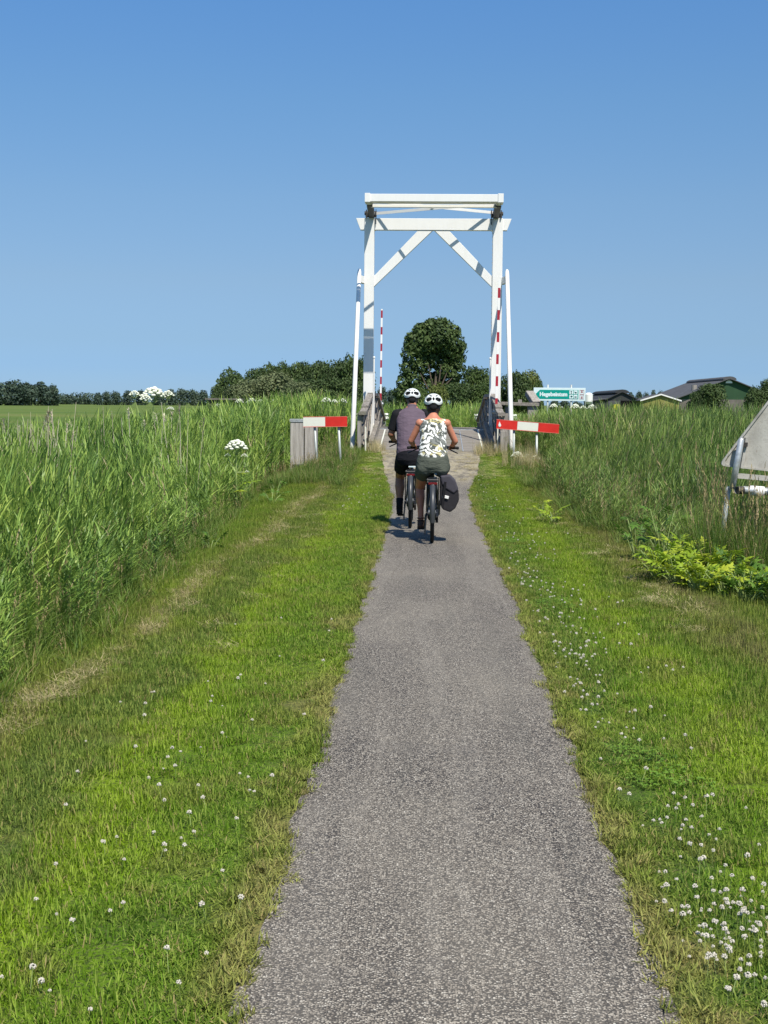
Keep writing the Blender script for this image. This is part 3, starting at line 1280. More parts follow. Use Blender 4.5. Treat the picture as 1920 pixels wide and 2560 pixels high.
for dx_, dy_ in ((-.6, -.4), (.6, -.4), (-.6, .4), (.6, .4)):
    mb = MB()
    mb.box((27.8 + dx_, 250 + dy_, 1.0), (.08, .08, 2.6))
    mb.build('leg', M['galvpost'], t)
mb = MB()
mb.box((27.8, 250.2, 1.1), (.6, .5, 1.7))
mb.build('hopper', M['iron'], t)
t = thing('field_shed', 'small dark shelter with flat pale roof at the edge of the left meadow', 'shed', (-27.4, 190, 0))
mb = MB()
mb.box((-28.2, 190, .8), (2.6, 3, 2.2))
mb.build('shed_wall', M['iron'], t)
mb = MB()
mb.box((-27.4, 190, 2.05), (4.8, 3.6, .22))
mb.build('shed_roof', M['block'], t)

# ------------------------------------------------------------------ trees
def crown_mesh(name, lobes, n, leaf, mat, seed):
    """thousands of leaf-clump faces through and over the lobes"""
    r = np.random.default_rng(seed)
    L = np.array(lobes, float)
    wgt = (L[:, 3] * L[:, 4] + L[:, 4] * L[:, 5] + L[:, 3] * L[:, 5])
    wgt /= wgt.sum()
    idx = r.choice(len(L), n, p=wgt)
    d = r.normal(size=(n, 3))
    d /= np.linalg.norm(d, axis=1)[:, None]
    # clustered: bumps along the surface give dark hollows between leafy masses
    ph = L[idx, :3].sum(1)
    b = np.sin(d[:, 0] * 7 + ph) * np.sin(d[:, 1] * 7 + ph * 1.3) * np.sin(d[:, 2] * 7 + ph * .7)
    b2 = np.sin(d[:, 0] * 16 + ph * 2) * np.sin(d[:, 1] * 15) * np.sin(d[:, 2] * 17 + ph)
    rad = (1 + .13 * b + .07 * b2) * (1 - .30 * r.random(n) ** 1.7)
    c = L[idx, :3] + d * L[idx, 3:6] * rad[:, None]
    nrm = d * .9 + r.normal(size=(n, 3)) * .55 + np.array([0, 0, .25])
    nrm /= np.linalg.norm(nrm, axis=1)[:, None]
    a = np.cross(nrm, r.normal(size=(n, 3)))
    a /= np.linalg.norm(a, axis=1)[:, None]
    bb = np.cross(nrm, a)
    stray = (r.random(n) < .10)[:, None]
    c = c + d * L[idx, 3:6] * stray * r.uniform(.0, .16, (n, 1))
    s_ = leaf * (.55 + .9 * r.random(n))[:, None]
    e = 1 + .3 * r.random((n, 1))
    v = np.stack([c - a * s_ * e, c - bb * s_ * .55 + nrm * s_ * .12, c + a * s_, c + bb * s_ * .6 + nrm * s_ * .1], 1).reshape(-1, 3)
    me = bpy.data.meshes.new(name)
    me.vertices.add(len(v))
    me.vertices.foreach_set('co', v.ravel())
    me.loops.add(4 * n)
    me.loops.foreach_set('vertex_index', np.arange(4 * n))
    me.polygons.add(n)
    me.polygons.foreach_set('loop_start', np.arange(n) * 4)
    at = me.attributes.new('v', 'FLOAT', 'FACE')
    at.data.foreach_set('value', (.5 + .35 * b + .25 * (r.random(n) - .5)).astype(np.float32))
    me.materials.append(mat)
    me.update(calc_edges=True)
    me.validate()
    return me


def trunk_mesh(name, h, r0, limbs, seed, spread=.4):
    rr = random.Random(seed)
    mb = MB()
    mb.tube([(0, 0, -.3), (0, 0, .3), (rr.uniform(-.1, .1), 0, h * .5), (rr.uniform(-.3, .3), .1, h)], [r0 * 1.35, r0, r0 * .75, r0 * .25], 9)
    for k in range(limbs):
        a = rr.uniform(0, 6.28)
        z0 = h * rr.uniform(.2, .6)
        l = h * rr.uniform(.4, .65)
        dx, dy = math.cos(a) * spread, math.sin(a) * spread
        mb.tube([(0, 0, z0), (dx * l * .5, dy * l * .5, z0 + l * .45), (dx * l * 1.1, dy * l * 1.1, z0 + l)], [r0 * .45, r0 * .3, r0 * .08], 6)
    return mb.mesh(name, M['bark'], True)


def rand_lobes(seed, w, h, base, n, flat=1.0):
    rr = random.Random(seed)
    out = []
    for k in range(n):
        a = rr.uniform(0, 6.28)
        q = rr.random() ** .6
        zc = base + (h - base) * (.16 + .68 * rr.random())
        tt = (zc - base) / (h - base)
        lim = math.sqrt(max(0, 1 - (2 * tt - .95) ** 2)) * .72 * w
        out.append((math.cos(a) * q * lim, math.sin(a) * q * lim, zc, w * rr.uniform(.34, .5), w * rr.uniform(.34, .5), (h - base) * rr.uniform(.15, .26)))
    out.append((0, 0, base + (h - base) * .5, w * .84, w * .84, (h - base) * .42))
    out.append((0, 0, h - (h - base) * .30, w * .62, w * .62, (h - base) * .30))
    return out


# unit trees: half-width 1, height 2, seen at 200 m and more; scaled per tree
PROTO = {}
for kk, (mt, cnt, lf) in dict(dark=('tree_dark', 5200, .062), mid=('tree_mid', 5200, .062), willow=('tree_willow', 5600, .055),
                              yellow=('tree_yellow', 4200, .06), far=('tree_far', 1500, .095)).items():
    for v_ in range(3 if kk in ('dark', 'far', 'mid') else 2):
        sd_ = hash_ = sum(map(ord, kk)) * 7 + v_ * 13
        lob = rand_lobes(sd_, 1.0, 2.0, .12 if kk != 'far' else .05, 12)
        PROTO[kk, v_] = (crown_mesh('crown', lob, cnt, lf, M[mt], sd_), trunk_mesh('trunk', 1.25, .055, 6, sd_))


def px_x(px, d):
    return (px - 1073.5) * d / 3550 + .0


def horizon(px):
    return 1010.8 + (px - 1073.5) * .0087


def tree(px, top, hw, d, kind, var, label, name='broadleaf_tree', group='trees beyond the fields', sink=0.0):
    x = px_x(px, d)
    z = 1.62 + (horizon(px) - top) * d / 3550
    t = thing(name, label, 'tree', (x, d, 0), group)
    cm, tm = PROTO[kind, var]
    sxy = 1.18 * hw * d / 3550
    rot = random.uniform(0, 6.28)
    for nm, me in (('crown', cm), ('trunk', tm)):
        o = bpy.data.objects.new(nm, me)
        COL.objects.link(o)
        o.parent = t
        o.scale = (sxy, sxy, (z + sink) / 2.0)
        o.rotation_euler = (0, 0, rot)
        o.location = (0, 0, -sink)
    return t


LT = 'trees on the far left horizon'
for i, (px, top, hw, lab) in enumerate([(-25, 955, 38, 'far-left dark tree cut by the left picture edge'), (22, 951, 34, 'tallest rounded dark tree of the far-left clump'),
                                        (62, 954, 30, 'dark tree in the middle of the far-left clump'), (98, 957, 28, 'dark tree right of the middle of the far-left clump'),
                                        (126, 962, 20, 'rounded last tree at the right end of the far-left clump')]):
    tree(px, top, hw, 450 + i * 6, 'far', i % 3, lab, group=LT, sink=1.5)
thing('hedge', 'low far hedge between the left clump and the hogweed heads', 'hedge', (-190, 700, 0))
hd = bpy.data.objects['hedge']
rr = np.random.default_rng(5)
lob = []
for px in np.linspace(150, 226, 9):
    lob.append((px_x(px, 700) + 190, rr.uniform(-4, 4), 2.4, 4.5, 4.5, 1.6 + 1.9 * rr.random()))
cm = crown_mesh('hedge_foliage', lob, 2500, .45, M['tree_far'], 3)
o = bpy.data.objects.new('hedge_foliage', cm)
COL.objects.link(o)
o.parent = hd
for i, (px, top, hw, lab) in enumerate([(242, 983, 13, 'tiny far tree just left of the hogweed heads'), (262, 979, 14, 'small far tree behind the leftmost hogweed head'),
                                        (288, 977, 15, 'small far tree in the row behind the hogweed heads'), (318, 978, 16, 'far tree directly behind the round hogweed heads'),
                                        (352, 976, 17, 'far tree behind the largest hogweed head'), (392, 977, 17, 'far tree behind the right hogweed head'),
                                        (424, 975, 19, 'far tree right of the hogweed heads'), (455, 972, 18, 'tallest of the low far trees right of the hogweed heads'),
                                        (483, 973, 17, 'low far tree second from the dark round tree'), (508, 977, 16, 'low far tree beside the dark round tree')]):
    tree(px, top, hw, 620 + 7 * i, 'far', i % 3, lab, group=LT, sink=1.5)
LM = 'trees of the wood left of the bridge'
for px, top, hw, d, kd, v_, lab in [
        (574, 921, 36, 330, 'dark', 0, 'dark round-headed tree at the left end of the wood'),
        (543, 966, 20, 325, 'dark', 1, 'low dark bush at the foot of the round-headed tree'),
        (533, 988, 12, 322, 'dark', 2, 'very low dark shrub at the left end of the wood'),
        (630, 925, 34, 345, 'dark', 2, 'dark tree right of the round-headed tree'),
        (674, 909, 36, 350, 'dark', 0, 'tall dark tree behind the grey-green willow'),
        (713, 911, 24, 352, 'mid', 1, 'loose-topped tree above the right shoulder of the willow'),
        (752, 907, 33, 350, 'dark', 1, 'tall dark tree right of the willow with sky showing beside it'),
        (797, 906, 36, 348, 'dark', 2, 'tall dark tree in the middle of the wood behind the hogweed flowers'),
        (838, 902, 36, 346, 'dark', 0, 'tall dark tree left of the leaning white strut'),
        (880, 896, 34, 344, 'mid', 2, 'tallest tree of the wood, just behind the left strut'),
        (914, 895, 26, 343, 'mid', 0, 'tree of the wood behind the left portal post'),
        (626, 946, 46, 285, 'willow', 0, 'left part of the grey-green willow thicket'),
        (683, 931, 60, 290, 'willow', 1, 'broad domed grey-green willow in front of the dark wood'),
        (735, 952, 40, 280, 'willow', 0, 'lower grey-green willow at the right side of the thicket'),
        (590, 963, 34, 275, 'willow', 1, 'small grey-green willow at the left foot of the thicket'),
        (655, 922, 30, 372, 'dark', 1, 'dark tree showing between two taller ones behind the willow'),
        (694, 917, 32, 374, 'mid', 0, 'mid-green tree filling the gap above the willow dome'),
        (733, 919, 30, 376, 'dark', 2, 'dark tree in the gap right of the loose-topped tree'),
        (775, 913, 32, 378, 'dark', 0, 'dark rear tree between the two tall trees of the middle wood'),
        (818, 911, 32, 376, 'mid', 1, 'mid-green rear tree left of the leaning strut'),
        (860, 905, 32, 374, 'dark', 1, 'dark rear tree against the leaning strut'),
        (602, 940, 28, 372, 'dark', 2, 'dark rear tree between the round-headed tree and its neighbour'),
        (955, 969, 16, 420, 'far', 0, 'small tree seen between the left post and the striped boom'),
        (976, 974, 15, 430, 'far', 1, 'small low tree just right of the striped boom'),
        (993, 978, 13, 425, 'far', 2, 'small low tree left of the big round tree')]:
    tree(px, top, hw, d, kd, v_, lab, 'willow' if kd == 'willow' else 'broadleaf_tree', LM, sink=1.2)
for px in (760, 800, 842, 884):
    tree(px, 948, 34, 326, 'dark', px % 3, 'dark bushy undergrowth tree at the foot of the wood, about pixel column ' + str(px) if False else
         {760: 'dark undergrowth bush below the tree right of the willow', 800: 'dark undergrowth bush in the middle of the wood',
          842: 'dark undergrowth bush left of the white strut', 884: 'dark undergrowth bush behind the white strut'}[px], 'undergrowth_bush', LM, sink=1.0)

# the big round tree: its own crown with a gap that shows limbs and sky
D0 = 250.0
s0 = D0 / 3550
bt = thing('large_tree', 'big round-crowned dark green tree standing behind the cyclists, framed by the portal', 'tree', (px_x(1084, D0), D0, 0))


def L_(px, py, rx, rz, dy=0):
    return ((px - 1084) * s0, dy, 1.62 + (1010.9 - py) * s0, rx * s0, max(rx * .8, 20) * s0, rz * s0)


lobes = [L_(1085, 846, 50, 42), L_(1060, 838, 34, 30, 1), L_(1108, 842, 36, 38, -1), L_(1085, 818, 30, 20), L_(1046, 862, 38, 36), L_(1128, 870, 34, 42),
         L_(1032, 890, 30, 28), L_(1138, 900, 24, 28, 1), L_(1090, 876, 50, 26, 2.5), L_(1020, 922, 22, 24), L_(1140, 930, 24, 26), L_(1034, 948, 26, 26),
         L_(1010, 960, 20, 22), L_(1066, 968, 40, 26, 2), L_(1105, 955, 38, 28, 3), L_(1120, 975, 40, 22), L_(1010, 985, 30, 16), L_(1150, 980, 26, 22),
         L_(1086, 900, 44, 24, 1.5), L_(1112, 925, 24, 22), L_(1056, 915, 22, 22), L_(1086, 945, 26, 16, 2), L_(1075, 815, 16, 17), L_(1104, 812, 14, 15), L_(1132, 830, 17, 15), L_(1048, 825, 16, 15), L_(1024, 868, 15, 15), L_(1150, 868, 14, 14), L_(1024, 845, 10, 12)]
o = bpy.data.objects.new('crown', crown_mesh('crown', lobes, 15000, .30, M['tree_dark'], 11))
COL.objects.link(o)
o.parent = bt
mb = MB()
mb.tube([(0, -1, -.3), (0, -1, 1.5), (.2, -.8, 4.5), (.5, 0, 8)], [.5, .38, .3, .15], 10)
for a, b, c in [((.1, -1, 2.8), (1.4, -1.4, 5), (2.6, -1, 8)), ((.1, -1, 2.5), (-1.2, -1.5, 4.6), (-2.4, -1, 7)), ((.1, -1, 3.5), (.9, -2, 5.6), (1.2, -1.6, 8.5)),
                ((.1, -1, 3.8), (-.5, -2, 6), (-1, -1.5, 8.5)), ((.6, -1.2, 3.8), (1.9, -1.6, 4.9), (3.4, -1, 6.4))]:
    mb.tube([a, b, c], [.2, .14, .05], 7)
mb.build('trunk', M['bark'], None).parent = bt
CT = 'trees around the big round tree'
for px, top, hw, d, kd, v_, lab in [
        (1012, 958, 26, 262, 'dark', 0, 'low dark bush at the left foot of the big round tree'),
        (1052, 968, 26, 240, 'mid', 1, 'bush directly below the big round tree behind the helmets'),
        (1097, 957, 28, 205, 'yellow', 0, 'bright yellow-green shrub behind the right-hand cyclist helmet'),
        (1150, 958, 30, 238, 'dark', 1, 'dark bush right of the yellow-green shrub'),
        (1186, 917, 38, 262, 'mid', 0, 'rounded mid-size tree between the big tree and the right post'),
        (1222, 940, 28, 255, 'dark', 2, 'dark tree directly behind the right portal post'),
        (1196, 962, 34, 240, 'mid', 2, 'low bush below the rounded mid-size tree'),
        (1262, 938, 24, 262, 'dark', 0, 'dark tree between right portal post and leaning strut'),
        (1292, 932, 32, 258, 'dark', 1, 'dark tree right of the right-hand leaning strut'),
        (1318, 927, 30, 262, 'yellow', 1, 'yellowish tree above the tip of the green sign'),
        (1338, 958, 18, 250, 'mid', 1, 'low bush hanging behind the left end of the green sign')]:
    tree(px, top, hw, d, kd, v_, lab, group=CT, sink=1.0)
RT = 'trees near the farm'
for px, top, hw, d, kd, v_, lab in [
        (1770, 961, 40, 300, 'dark', 1, 'dark round bush in front of the green barn'),
        (1738, 982, 22, 298, 'dark', 2, 'low dark bush at the left foot of the round bush by the barn'),
        (1880, 966, 28, 320, 'dark', 0, 'dark tree at the right corner of the green barn'),
        (1918, 950, 34, 322, 'dark', 1, 'dark tree behind the edge of the triangular sign'),
        (1572, 983, 13, 620, 'far', 0, 'far tree above the dark barn roof'), (1592, 979, 11, 625, 'far', 1, 'far narrow tree left of the yellow shed ridge'),
        (1612, 980, 9, 628, 'far', 2, 'far narrow tree above the left slope of the yellow shed'), (1628, 977, 8, 632, 'far', 0, 'far pointed tree left of the shed ridge'),
        (1644, 978, 9, 636, 'far', 1, 'far pointed tree above the yellow shed ridge'), (1662, 979, 12, 640, 'far', 2, 'far tree between the yellow shed and the green barn'),
        (1384, 1000, 14, 420, 'far', 0, 'low far bush under the left part of the green sign'), (1410, 1001, 16, 425, 'far', 1, 'low far bush under the middle of the green sign'),
        (1440, 1003, 15, 430, 'far', 2, 'low far bush under the right end of the green sign')]:
    tree(px, top, hw, d, kd, v_, lab, group=RT, sink=1.0)

# ------------------------------------------------------------------ riders
def blend(mb, voxel, it, name, mat, parent):
    """one continuous smooth skin from overlapping solids"""
    me = mb.mesh('t', mat)
    o = bpy.data.objects.new('t', me)
    COL.objects.link(o)
    m = o.modifiers.new('r', 'REMESH')
    m.mode = 'VOXEL'
    m.voxel_size = voxel
    if it:
        m2 = o.modifiers.new('s', 'SMOOTH')
        m2.iterations = it
        m2.factor = .5
    dg = bpy.context.evaluated_depsgraph_get()
    out = bpy.data.meshes.new_from_object(o.evaluated_get(dg))
    bpy.data.objects.remove(o)
    out.name = name
    out.materials.clear()
    out.materials.append(mat)
    out.polygons.foreach_set('use_smooth', [True] * len(out.polygons))
    ob = bpy.data.objects.new(name, out)
    COL.objects.link(ob)
    ob.parent = parent
    return ob


def knee(hip, ank, a, b, fwd=(0, 1, .2)):
    hip, ank = Vector(hip), Vector(ank)
    d = ank - hip
    L = min(d.length, (a + b) * .999)
    q = (a * a - b * b + L * L) / (2 * L)
    h = math.sqrt(max(0, a * a - q * q))
    n = d.normalized()
    f = Vector(fwd)
    f = (f - n * f.dot(n)).normalized()
    return hip + n * q + f * h


WR = .352


def bicycle(label, mans):
    t = thing('bicycle', label, 'bicycle', (0, 0, 0), 'bicycles ridden side by side')
    K = M['blackpaint']
    sad = .93 if not mans else .96
    bar = 1.085 if not mans else 1.10
    for yy in (0, 1.12):
        mb = MB()
        pts = [(0, yy + math.cos(a) * (WR - .035), WR + math.sin(a) * (WR - .035)) for a in np.linspace(0, 2 * math.pi, 41)]
        mb.tube(pts, .013, 6, cap=False, flat=(1, 0, 0))
        mb.tube([(-.055, yy, WR), (.055, yy, WR)], .028, 12)
        wh = mb.build('wheel', M['alu'], t)
        mb = MB()
        pts = [(0, yy + math.cos(a) * (WR - .02), WR + math.sin(a) * (WR - .02)) for a in np.linspace(0, 2 * math.pi, 41)]
        mb.tube(pts, .0225, 10, cap=False, flat=(1, 0, 0))
        mb.build('tyre', M['rubber'], wh, smooth=True)
        mb = MB()
        for k in range(28):
            a = k * 2 * math.pi / 28
            mb.tube([((-1) ** k * .025, yy + math.cos(a) * .026, WR + math.sin(a) * .026),
                     (0, yy + math.cos(a + .15) * (WR - .04), WR + math.sin(a + .15) * (WR - .04))], .0016, 4)
        tag(mb.build('spokes', M['alu'], wh), kind='stuff')
        # mudguard
        mb = MB()
        a0, a1 = (R(18), R(195)) if yy == 0 else (R(30), R(170))
        n = 22
        vs = []
        for i in range(n + 1):
            a = a0 + (a1 - a0) * i / n
            for q, rr_ in ((-.031, WR - .005), (-.024, WR + .018), (0, WR + .026), (.024, WR + .018), (.031, WR - .005)):
                vs.append((q, yy + math.cos(a) * rr_ * 1.0, WR + math.sin(a) * rr_))
        mb.add(vs, [(i * 5 + k, i * 5 + k + 1, (i + 1) * 5 + k + 1, (i + 1) * 5 + k) for i in range(n) for k in range(4)])
        mb.build('mudguard', M['darkalu'], t, smooth=True)
    BB = Vector((0, .47, .29))
    mb = MB()
    seat = Vector((0, .30, .70))
    head_t, head_b = Vector((0, .93, .88)), Vector((0, .98, .68))
    mb.tube([BB, seat], .018, 10)
    mb.tube([BB, head_b], .024, 10)
    mb.tube([seat + Vector((0, .03, -.06)) if mans else BB + Vector((0, -.03, .18)), head_t - Vector((0, 0, .04))], .018, 10)
    mb.tube([head_t, head_b], .022, 10)
    for s in (-1, 1):
        mb.tube([(s * .05, 0, WR), (s * .045, .2, .33), (s * .03, .47, .29)], .011, 8)
        mb.tube([(s * .055, 0, WR), (s * .045, .12, .5), (s * .02, .30, .68)], .009, 8)
    mb.build('frame', K, t, smooth=True)
    mb = MB()
    for s in (-1, 1):
        mb.tube([(s * .045, 1.0, .64), (s * .055, 1.05, .5), (s * .055, 1.12, WR)], .014, 8)
    mb.tube([(-.05, .99, .65), (.05, .99, .65)], .02, 8)
    mb.build('fork', K, t, smooth=True)
    mb = MB()
    mb.tube([(0, .30, .70), (0, .26, sad - .06)], .014, 8)
    mb.build('seat_post', M['alu'], t)
    mb = MB()
    mb.ball((0, .17, sad - .025), (.10, .10, .035), 16, 8)
    mb.cap((0, .22, sad - .02), (0, .38, sad - .015), .05, .022)
    blend(mb, .008, 2, 'saddle', M['black'], t)
    # handlebar
    mb = MB()
    gx = .30
    pts = [(-gx, .76, bar - .01), (-.2, .82, bar), (-.06, .90, bar + .01), (0, .91, bar + .01), (.06, .90, bar + .01), (.2, .82, bar), (gx, .76, bar - .01)]
    mb.tube(pts, .012, 10)
    mb.tube([(0, .91, bar + .01), (0, .91, .86)], .016, 10)
    hb = mb.build('handlebar', K, t, smooth=True)
    for s in (-1, 1):
        mb = MB()
        mb.tube([(s * (gx + .006), .757, bar - .011), (s * .205, .816, bar - .001)], .018, 12)
        mb.build('grip', M['rubber'], hb, smooth=True)
        mb = MB()
        mb.tube([(s * .16, .86, bar - .01), (s * .20, .87, bar - .03), (s * .30, .80, bar - .075)], [.011, .009, .007], 8)
        mb.build('brake_lever', K, hb, smooth=True)
    # rack and lamp
    mb = MB()
    rz = .735
    for x in (-.065, .065):
        mb.tube([(x, .32, rz), (x, -.14, rz)], .008, 6)
        mb.tube([(x, -.02, rz), (x * 1.05, 0, WR)], .007, 6)
        mb.tube([(x, .15, rz), (x * 1.05, .01, WR + .01)], .006, 6)
    for yy in (-.14, 0, .12, .25):
        mb.tube([(-.065, yy, rz), (.065, yy, rz)], .006, 6)
    mb.box((0, .06, rz + .012), (.10, .36, .012))
    mb.build('luggage_rack', K, t)
    mb = MB()
    mb.box((0, -.155, .692), (.105, .03, .028))
    mb.build('tail_light', M['redlamp'], t, bevel=.006)
    mb = MB()
    mb.box((0, -.152, .722), (.11, .02, .022))
    mb.build('lamp_bracket', K, t)
    # drive
    mb = MB()
    mb.box((.055, .25, .315), (.03, .56, .085), Matrix.Rotation(R(-7), 3, 'X'))
    mb.tube([(.04, .47, .29), (.07, .47, .29)], .10, 20)
    mb.build('chain_case', K, t)
    mb = MB()
    mb.cap((0, .43, .27), (0, .55, .33), .06, .055)
    mb.build('motor_housing', K, t, smooth=True)
    mb = MB()
    mb.box((0, .37, .50), (.07, .09, .34), Matrix.Rotation(R(20), 3, 'X'))
    mb.build('battery', K, t, bevel=.012)
    lo = R(-78)
    mb = MB()
    L_pd = Vector((-.13, .47 + math.cos(lo) * .17, .29 + math.sin(lo) * .17))
    R_pd = Vector((.13, .47 - math.cos(lo) * .17, .29 - math.sin(lo) * .17))
    mb.tube([(-.08, BB.y, BB.z), (.08, BB.y, BB.z)], .014, 8)
    mb.tube([(-.08, BB.y, BB.z), (-.09, L_pd.y, L_pd.z)], .011, 8)
    mb.tube([(.08, BB.y, BB.z), (.09, R_pd.y, R_pd.z)], .011, 8)
    mb.build('crank', M['alu'], t)
    for P_ in (L_pd, R_pd):
        mb = MB()
        mb.box(P_, (.095, .085, .024))
        mb.build('pedal', M['rubber'], t, bevel=.004)
    mb = MB()
    mb.tube([(-.07, .06, .34), (-.085, -.02, .10)], .010, 8)
    mb.build('kickstand', K, t)
    if mans:
        mb = MB()
        mb.box((.015, .04, .79), (.09, .05, .014))
        mb.build('bag_rail', M['signwhite'], t)
    else:
        mb = MB()
        mb.cap((.035, .12, .80), (.035, .12, .855), .022, .018)
        mb.build('seat_lock', simple('pale_blue_plastic', (.30, .48, .62), .3), t, smooth=True)
    return t, L_pd, R_pd, bar


def torso(mb, pts, infl=0.0, seg=24):
    mb.tube([p for p, r in pts], [(r[0] + infl, r[1] + infl) for p, r in pts], seg, flat=(1, 0, 0))


def hand(mb, s, c, k=1.0):
    """fist closed over a handlebar grip at c; fingers over the front, thumb underneath"""
    c = Vector(c)
    ax = Vector((s * .85, -.52, 0)).normalized()
    mb.ball(c + Vector((0, -.030, .018)), (.042 * k, .036 * k, .020 * k), 12, 8, rot=Matrix.Rotation(-s * .5, 3, 'Z'))
    for i in range(4):
        o = ax * ((i - 1.5) * .0195 * k)
        ln = (.92, 1.0, .95, .8)[i]
        p0 = c + o + Vector((0, .000, .030))
        p1 = c + o + Vector((s * .004, .030 * ln, .022))
        p2 = c + o + Vector((s * .004, .034 * ln, -.008))
        p3 = c + o + Vector((0, .012, -.026))
        mb.cap(p0, p1, .0088, .0082, 8)
        mb.cap(p1, p2, .0082, .0076, 8)
        mb.cap(p2, p3, .0076, .0068, 8)
    q = c - ax * .032
    mb.cap(q + Vector((0, -.03, .008)), q + Vector((-s * .012, -.006, -.012)), .011, .010, 8)
    mb.cap(q + Vector((-s * .012, -.006, -.012)), q + Vector((-s * .002, .016, -.024)), .010, .008, 8)


def helmet(parent, c, rx, ry, rz, seed):
    """white shell with big dark rear vents over a black liner"""
    nu, nv = 120, 60
    c = Vector(c)

    def vent(u, v):
        # u: azimuth from the back (-Y), v: elevation
        for (cu, cv, a, b, rot) in ((.66, .33, .44, .27, -.25), (-.66, .33, .44, .27, .25), (0, .44, .13, .24, 0), (.50, .86, .22, .10, .9), (-.50, .86, .22, .10, -.9),
                                    (0, .98, .06, .10, 0), (1.45, .55, .30, .13, 0), (-1.45, .55, .30, .13, 0), (2.3, .5, .3, .16, 0), (-2.3, .5, .3, .16, 0),
                                    (.95, .95, .22, .09, .3), (-.95, .95, .22, .09, -.3), (3.14, .6, .14, .3, 0), (-3.14, .6, .14, .3, 0)):
            du, dv = (u - cu) * math.cos(cv), v - cv
            x = du * math.cos(rot) + dv * math.sin(rot)
            y_ = -du * math.sin(rot) + dv * math.cos(rot)
            if (x / a) ** 2 + (y_ / b) ** 2 < 1:
                return True
        return False
    bm = bmesh.new()
    grid = []
    for j in range(nv + 1):
        v = -.45 + (math.pi / 2 + .45) * j / nv
        row = []
        for i in range(nu):
            u = -math.pi + 2 * math.pi * i / nu
            ridge = 1 + .035 * math.cos(u * 6) * math.cos(v) ** 2 * max(0, math.sin(v * 2))
            row.append(bm.verts.new(c + Vector((math.sin(u) * math.cos(v) * rx * ridge, -math.cos(u) * math.cos(v) * ry * ridge, math.sin(v) * rz))))
        grid.append(row)
    for j in range(nv):
        v = -.45 + (math.pi / 2 + .45) * (j + .5) / nv
        for i in range(nu):
            u = -math.pi + 2 * math.pi * (i + .5) / nu
            u = u if u < math.pi else u - 2 * math.pi
            low = -.12 - .26 * math.exp(-((abs(u) - .75) / .35) ** 2) + .05 * math.exp(-(u / .3) ** 2)
            if v < low or vent(u, v):
                continue
            bm.faces.new((grid[j][i], grid[j][(i + 1) % nu], grid[j + 1][(i + 1) % nu], grid[j + 1][i]))
    bmesh.ops.delete(bm, geom=[v for v in bm.verts if not v.link_faces], context='VERTS')
    bmesh.ops.remove_doubles(bm, verts=bm.verts, dist=.0004)
    bmesh.ops.recalc_face_normals(bm, faces=bm.faces)
    bmesh.ops.solidify(bm, geom=bm.faces[:], thickness=.014)
    me = bpy.data.meshes.new('helmet')
    bm.to_mesh(me)
    bm.free()
    me.materials.append(M['helmet'])
    me.polygons.foreach_set('use_smooth', [True] * len(me.polygons))
    o = bpy.data.objects.new('helmet', me)
    COL.objects.link(o)
    o.parent = parent
    mb = MB()
    mb.ball(c + Vector((0, 0, -.004)), (rx - .019, ry - .019, rz - .019), 24, 14)
    mb.tube([c + Vector((math.sin(a) * (rx - .012), -math.cos(a) * (ry - .012), -.035)) for a in np.linspace(0, 2 * math.pi, 29)], .010, 6, cap=False)
    mb.ball(c + Vector((0, -ry + .02, -.06)), (.045, .022, .035), 12, 8)
    mb.build('helmet_liner', M['black'], o, smooth=True)
    return o


M['helmet'] = simple('glossy_white_shell', (.78, .80, .79), .25, .5, var=.03)


def shirt_print():
    t = NT('leaf_print_fabric')
    o = t.obj()
    n0 = t.noise(9, 2, o)
    wv = t.new('ShaderNodeTexWave', wave_type='BANDS', bands_direction='DIAGONAL')
    wv.inputs['Scale'].default_value = 4.5
    wv.inputs['Distortion'].default_value = 16
    wv.inputs['Detail'].default_value = 2
    wv.inputs['Detail Scale'].default_value = 1.6
    t.l.new(o, wv.inputs[0])
    n1 = t.noise(7, 3, o, sc3=(1, 1, 1.6))
    base = t.ramp(wv.outputs[1], [(.0, (.06, .065, .06)), (.24, (.14, .15, .13)), (.34, (.62, .62, .56)), (.8, (.80, .80, .75))])
    olive = t.math('GREATER_THAN', n1, .60)
    base = t.mix(t.math('MULTIPLY', olive, .72), base, (.42, .36, .12))
    dk = t.math('LESS_THAN', n0, .45)
    base = t.mix(t.math('MULTIPLY', dk, .85), base, (.085, .095, .085))
    t.color(base)
    t.rough(.8, .15)
    t.bump(t.noise(14, 4, o, sc3=(1, 1, 2.2)), .5, .03)
    return t.m


def cloth(name, c, wr=.5):
    t = NT(name)
    o = t.obj()
    n = t.noise(9, 4, o, sc3=(.8, 1, 2.0))
    t.color(t.ramp(n, [(.3, tuple(q * .88 for q in c)), (.7, tuple(q * 1.1 for q in c))]))
    t.rough(.85, .15)
    t.bump(n, wr, .04)
    return t.m


M['print'] = shirt_print()
M['jersey'] = cloth('mauve_grey_jersey', (.118, .088, .112), .6)
M['olive'] = cloth('grey_olive_shorts', (.085, .095, .075), .8)
M['blackcloth'] = cloth('black_shorts', (.012, .012, .015), .6)
M['sandal'] = simple('brown_sandal', (.06, .032, .025), .7)


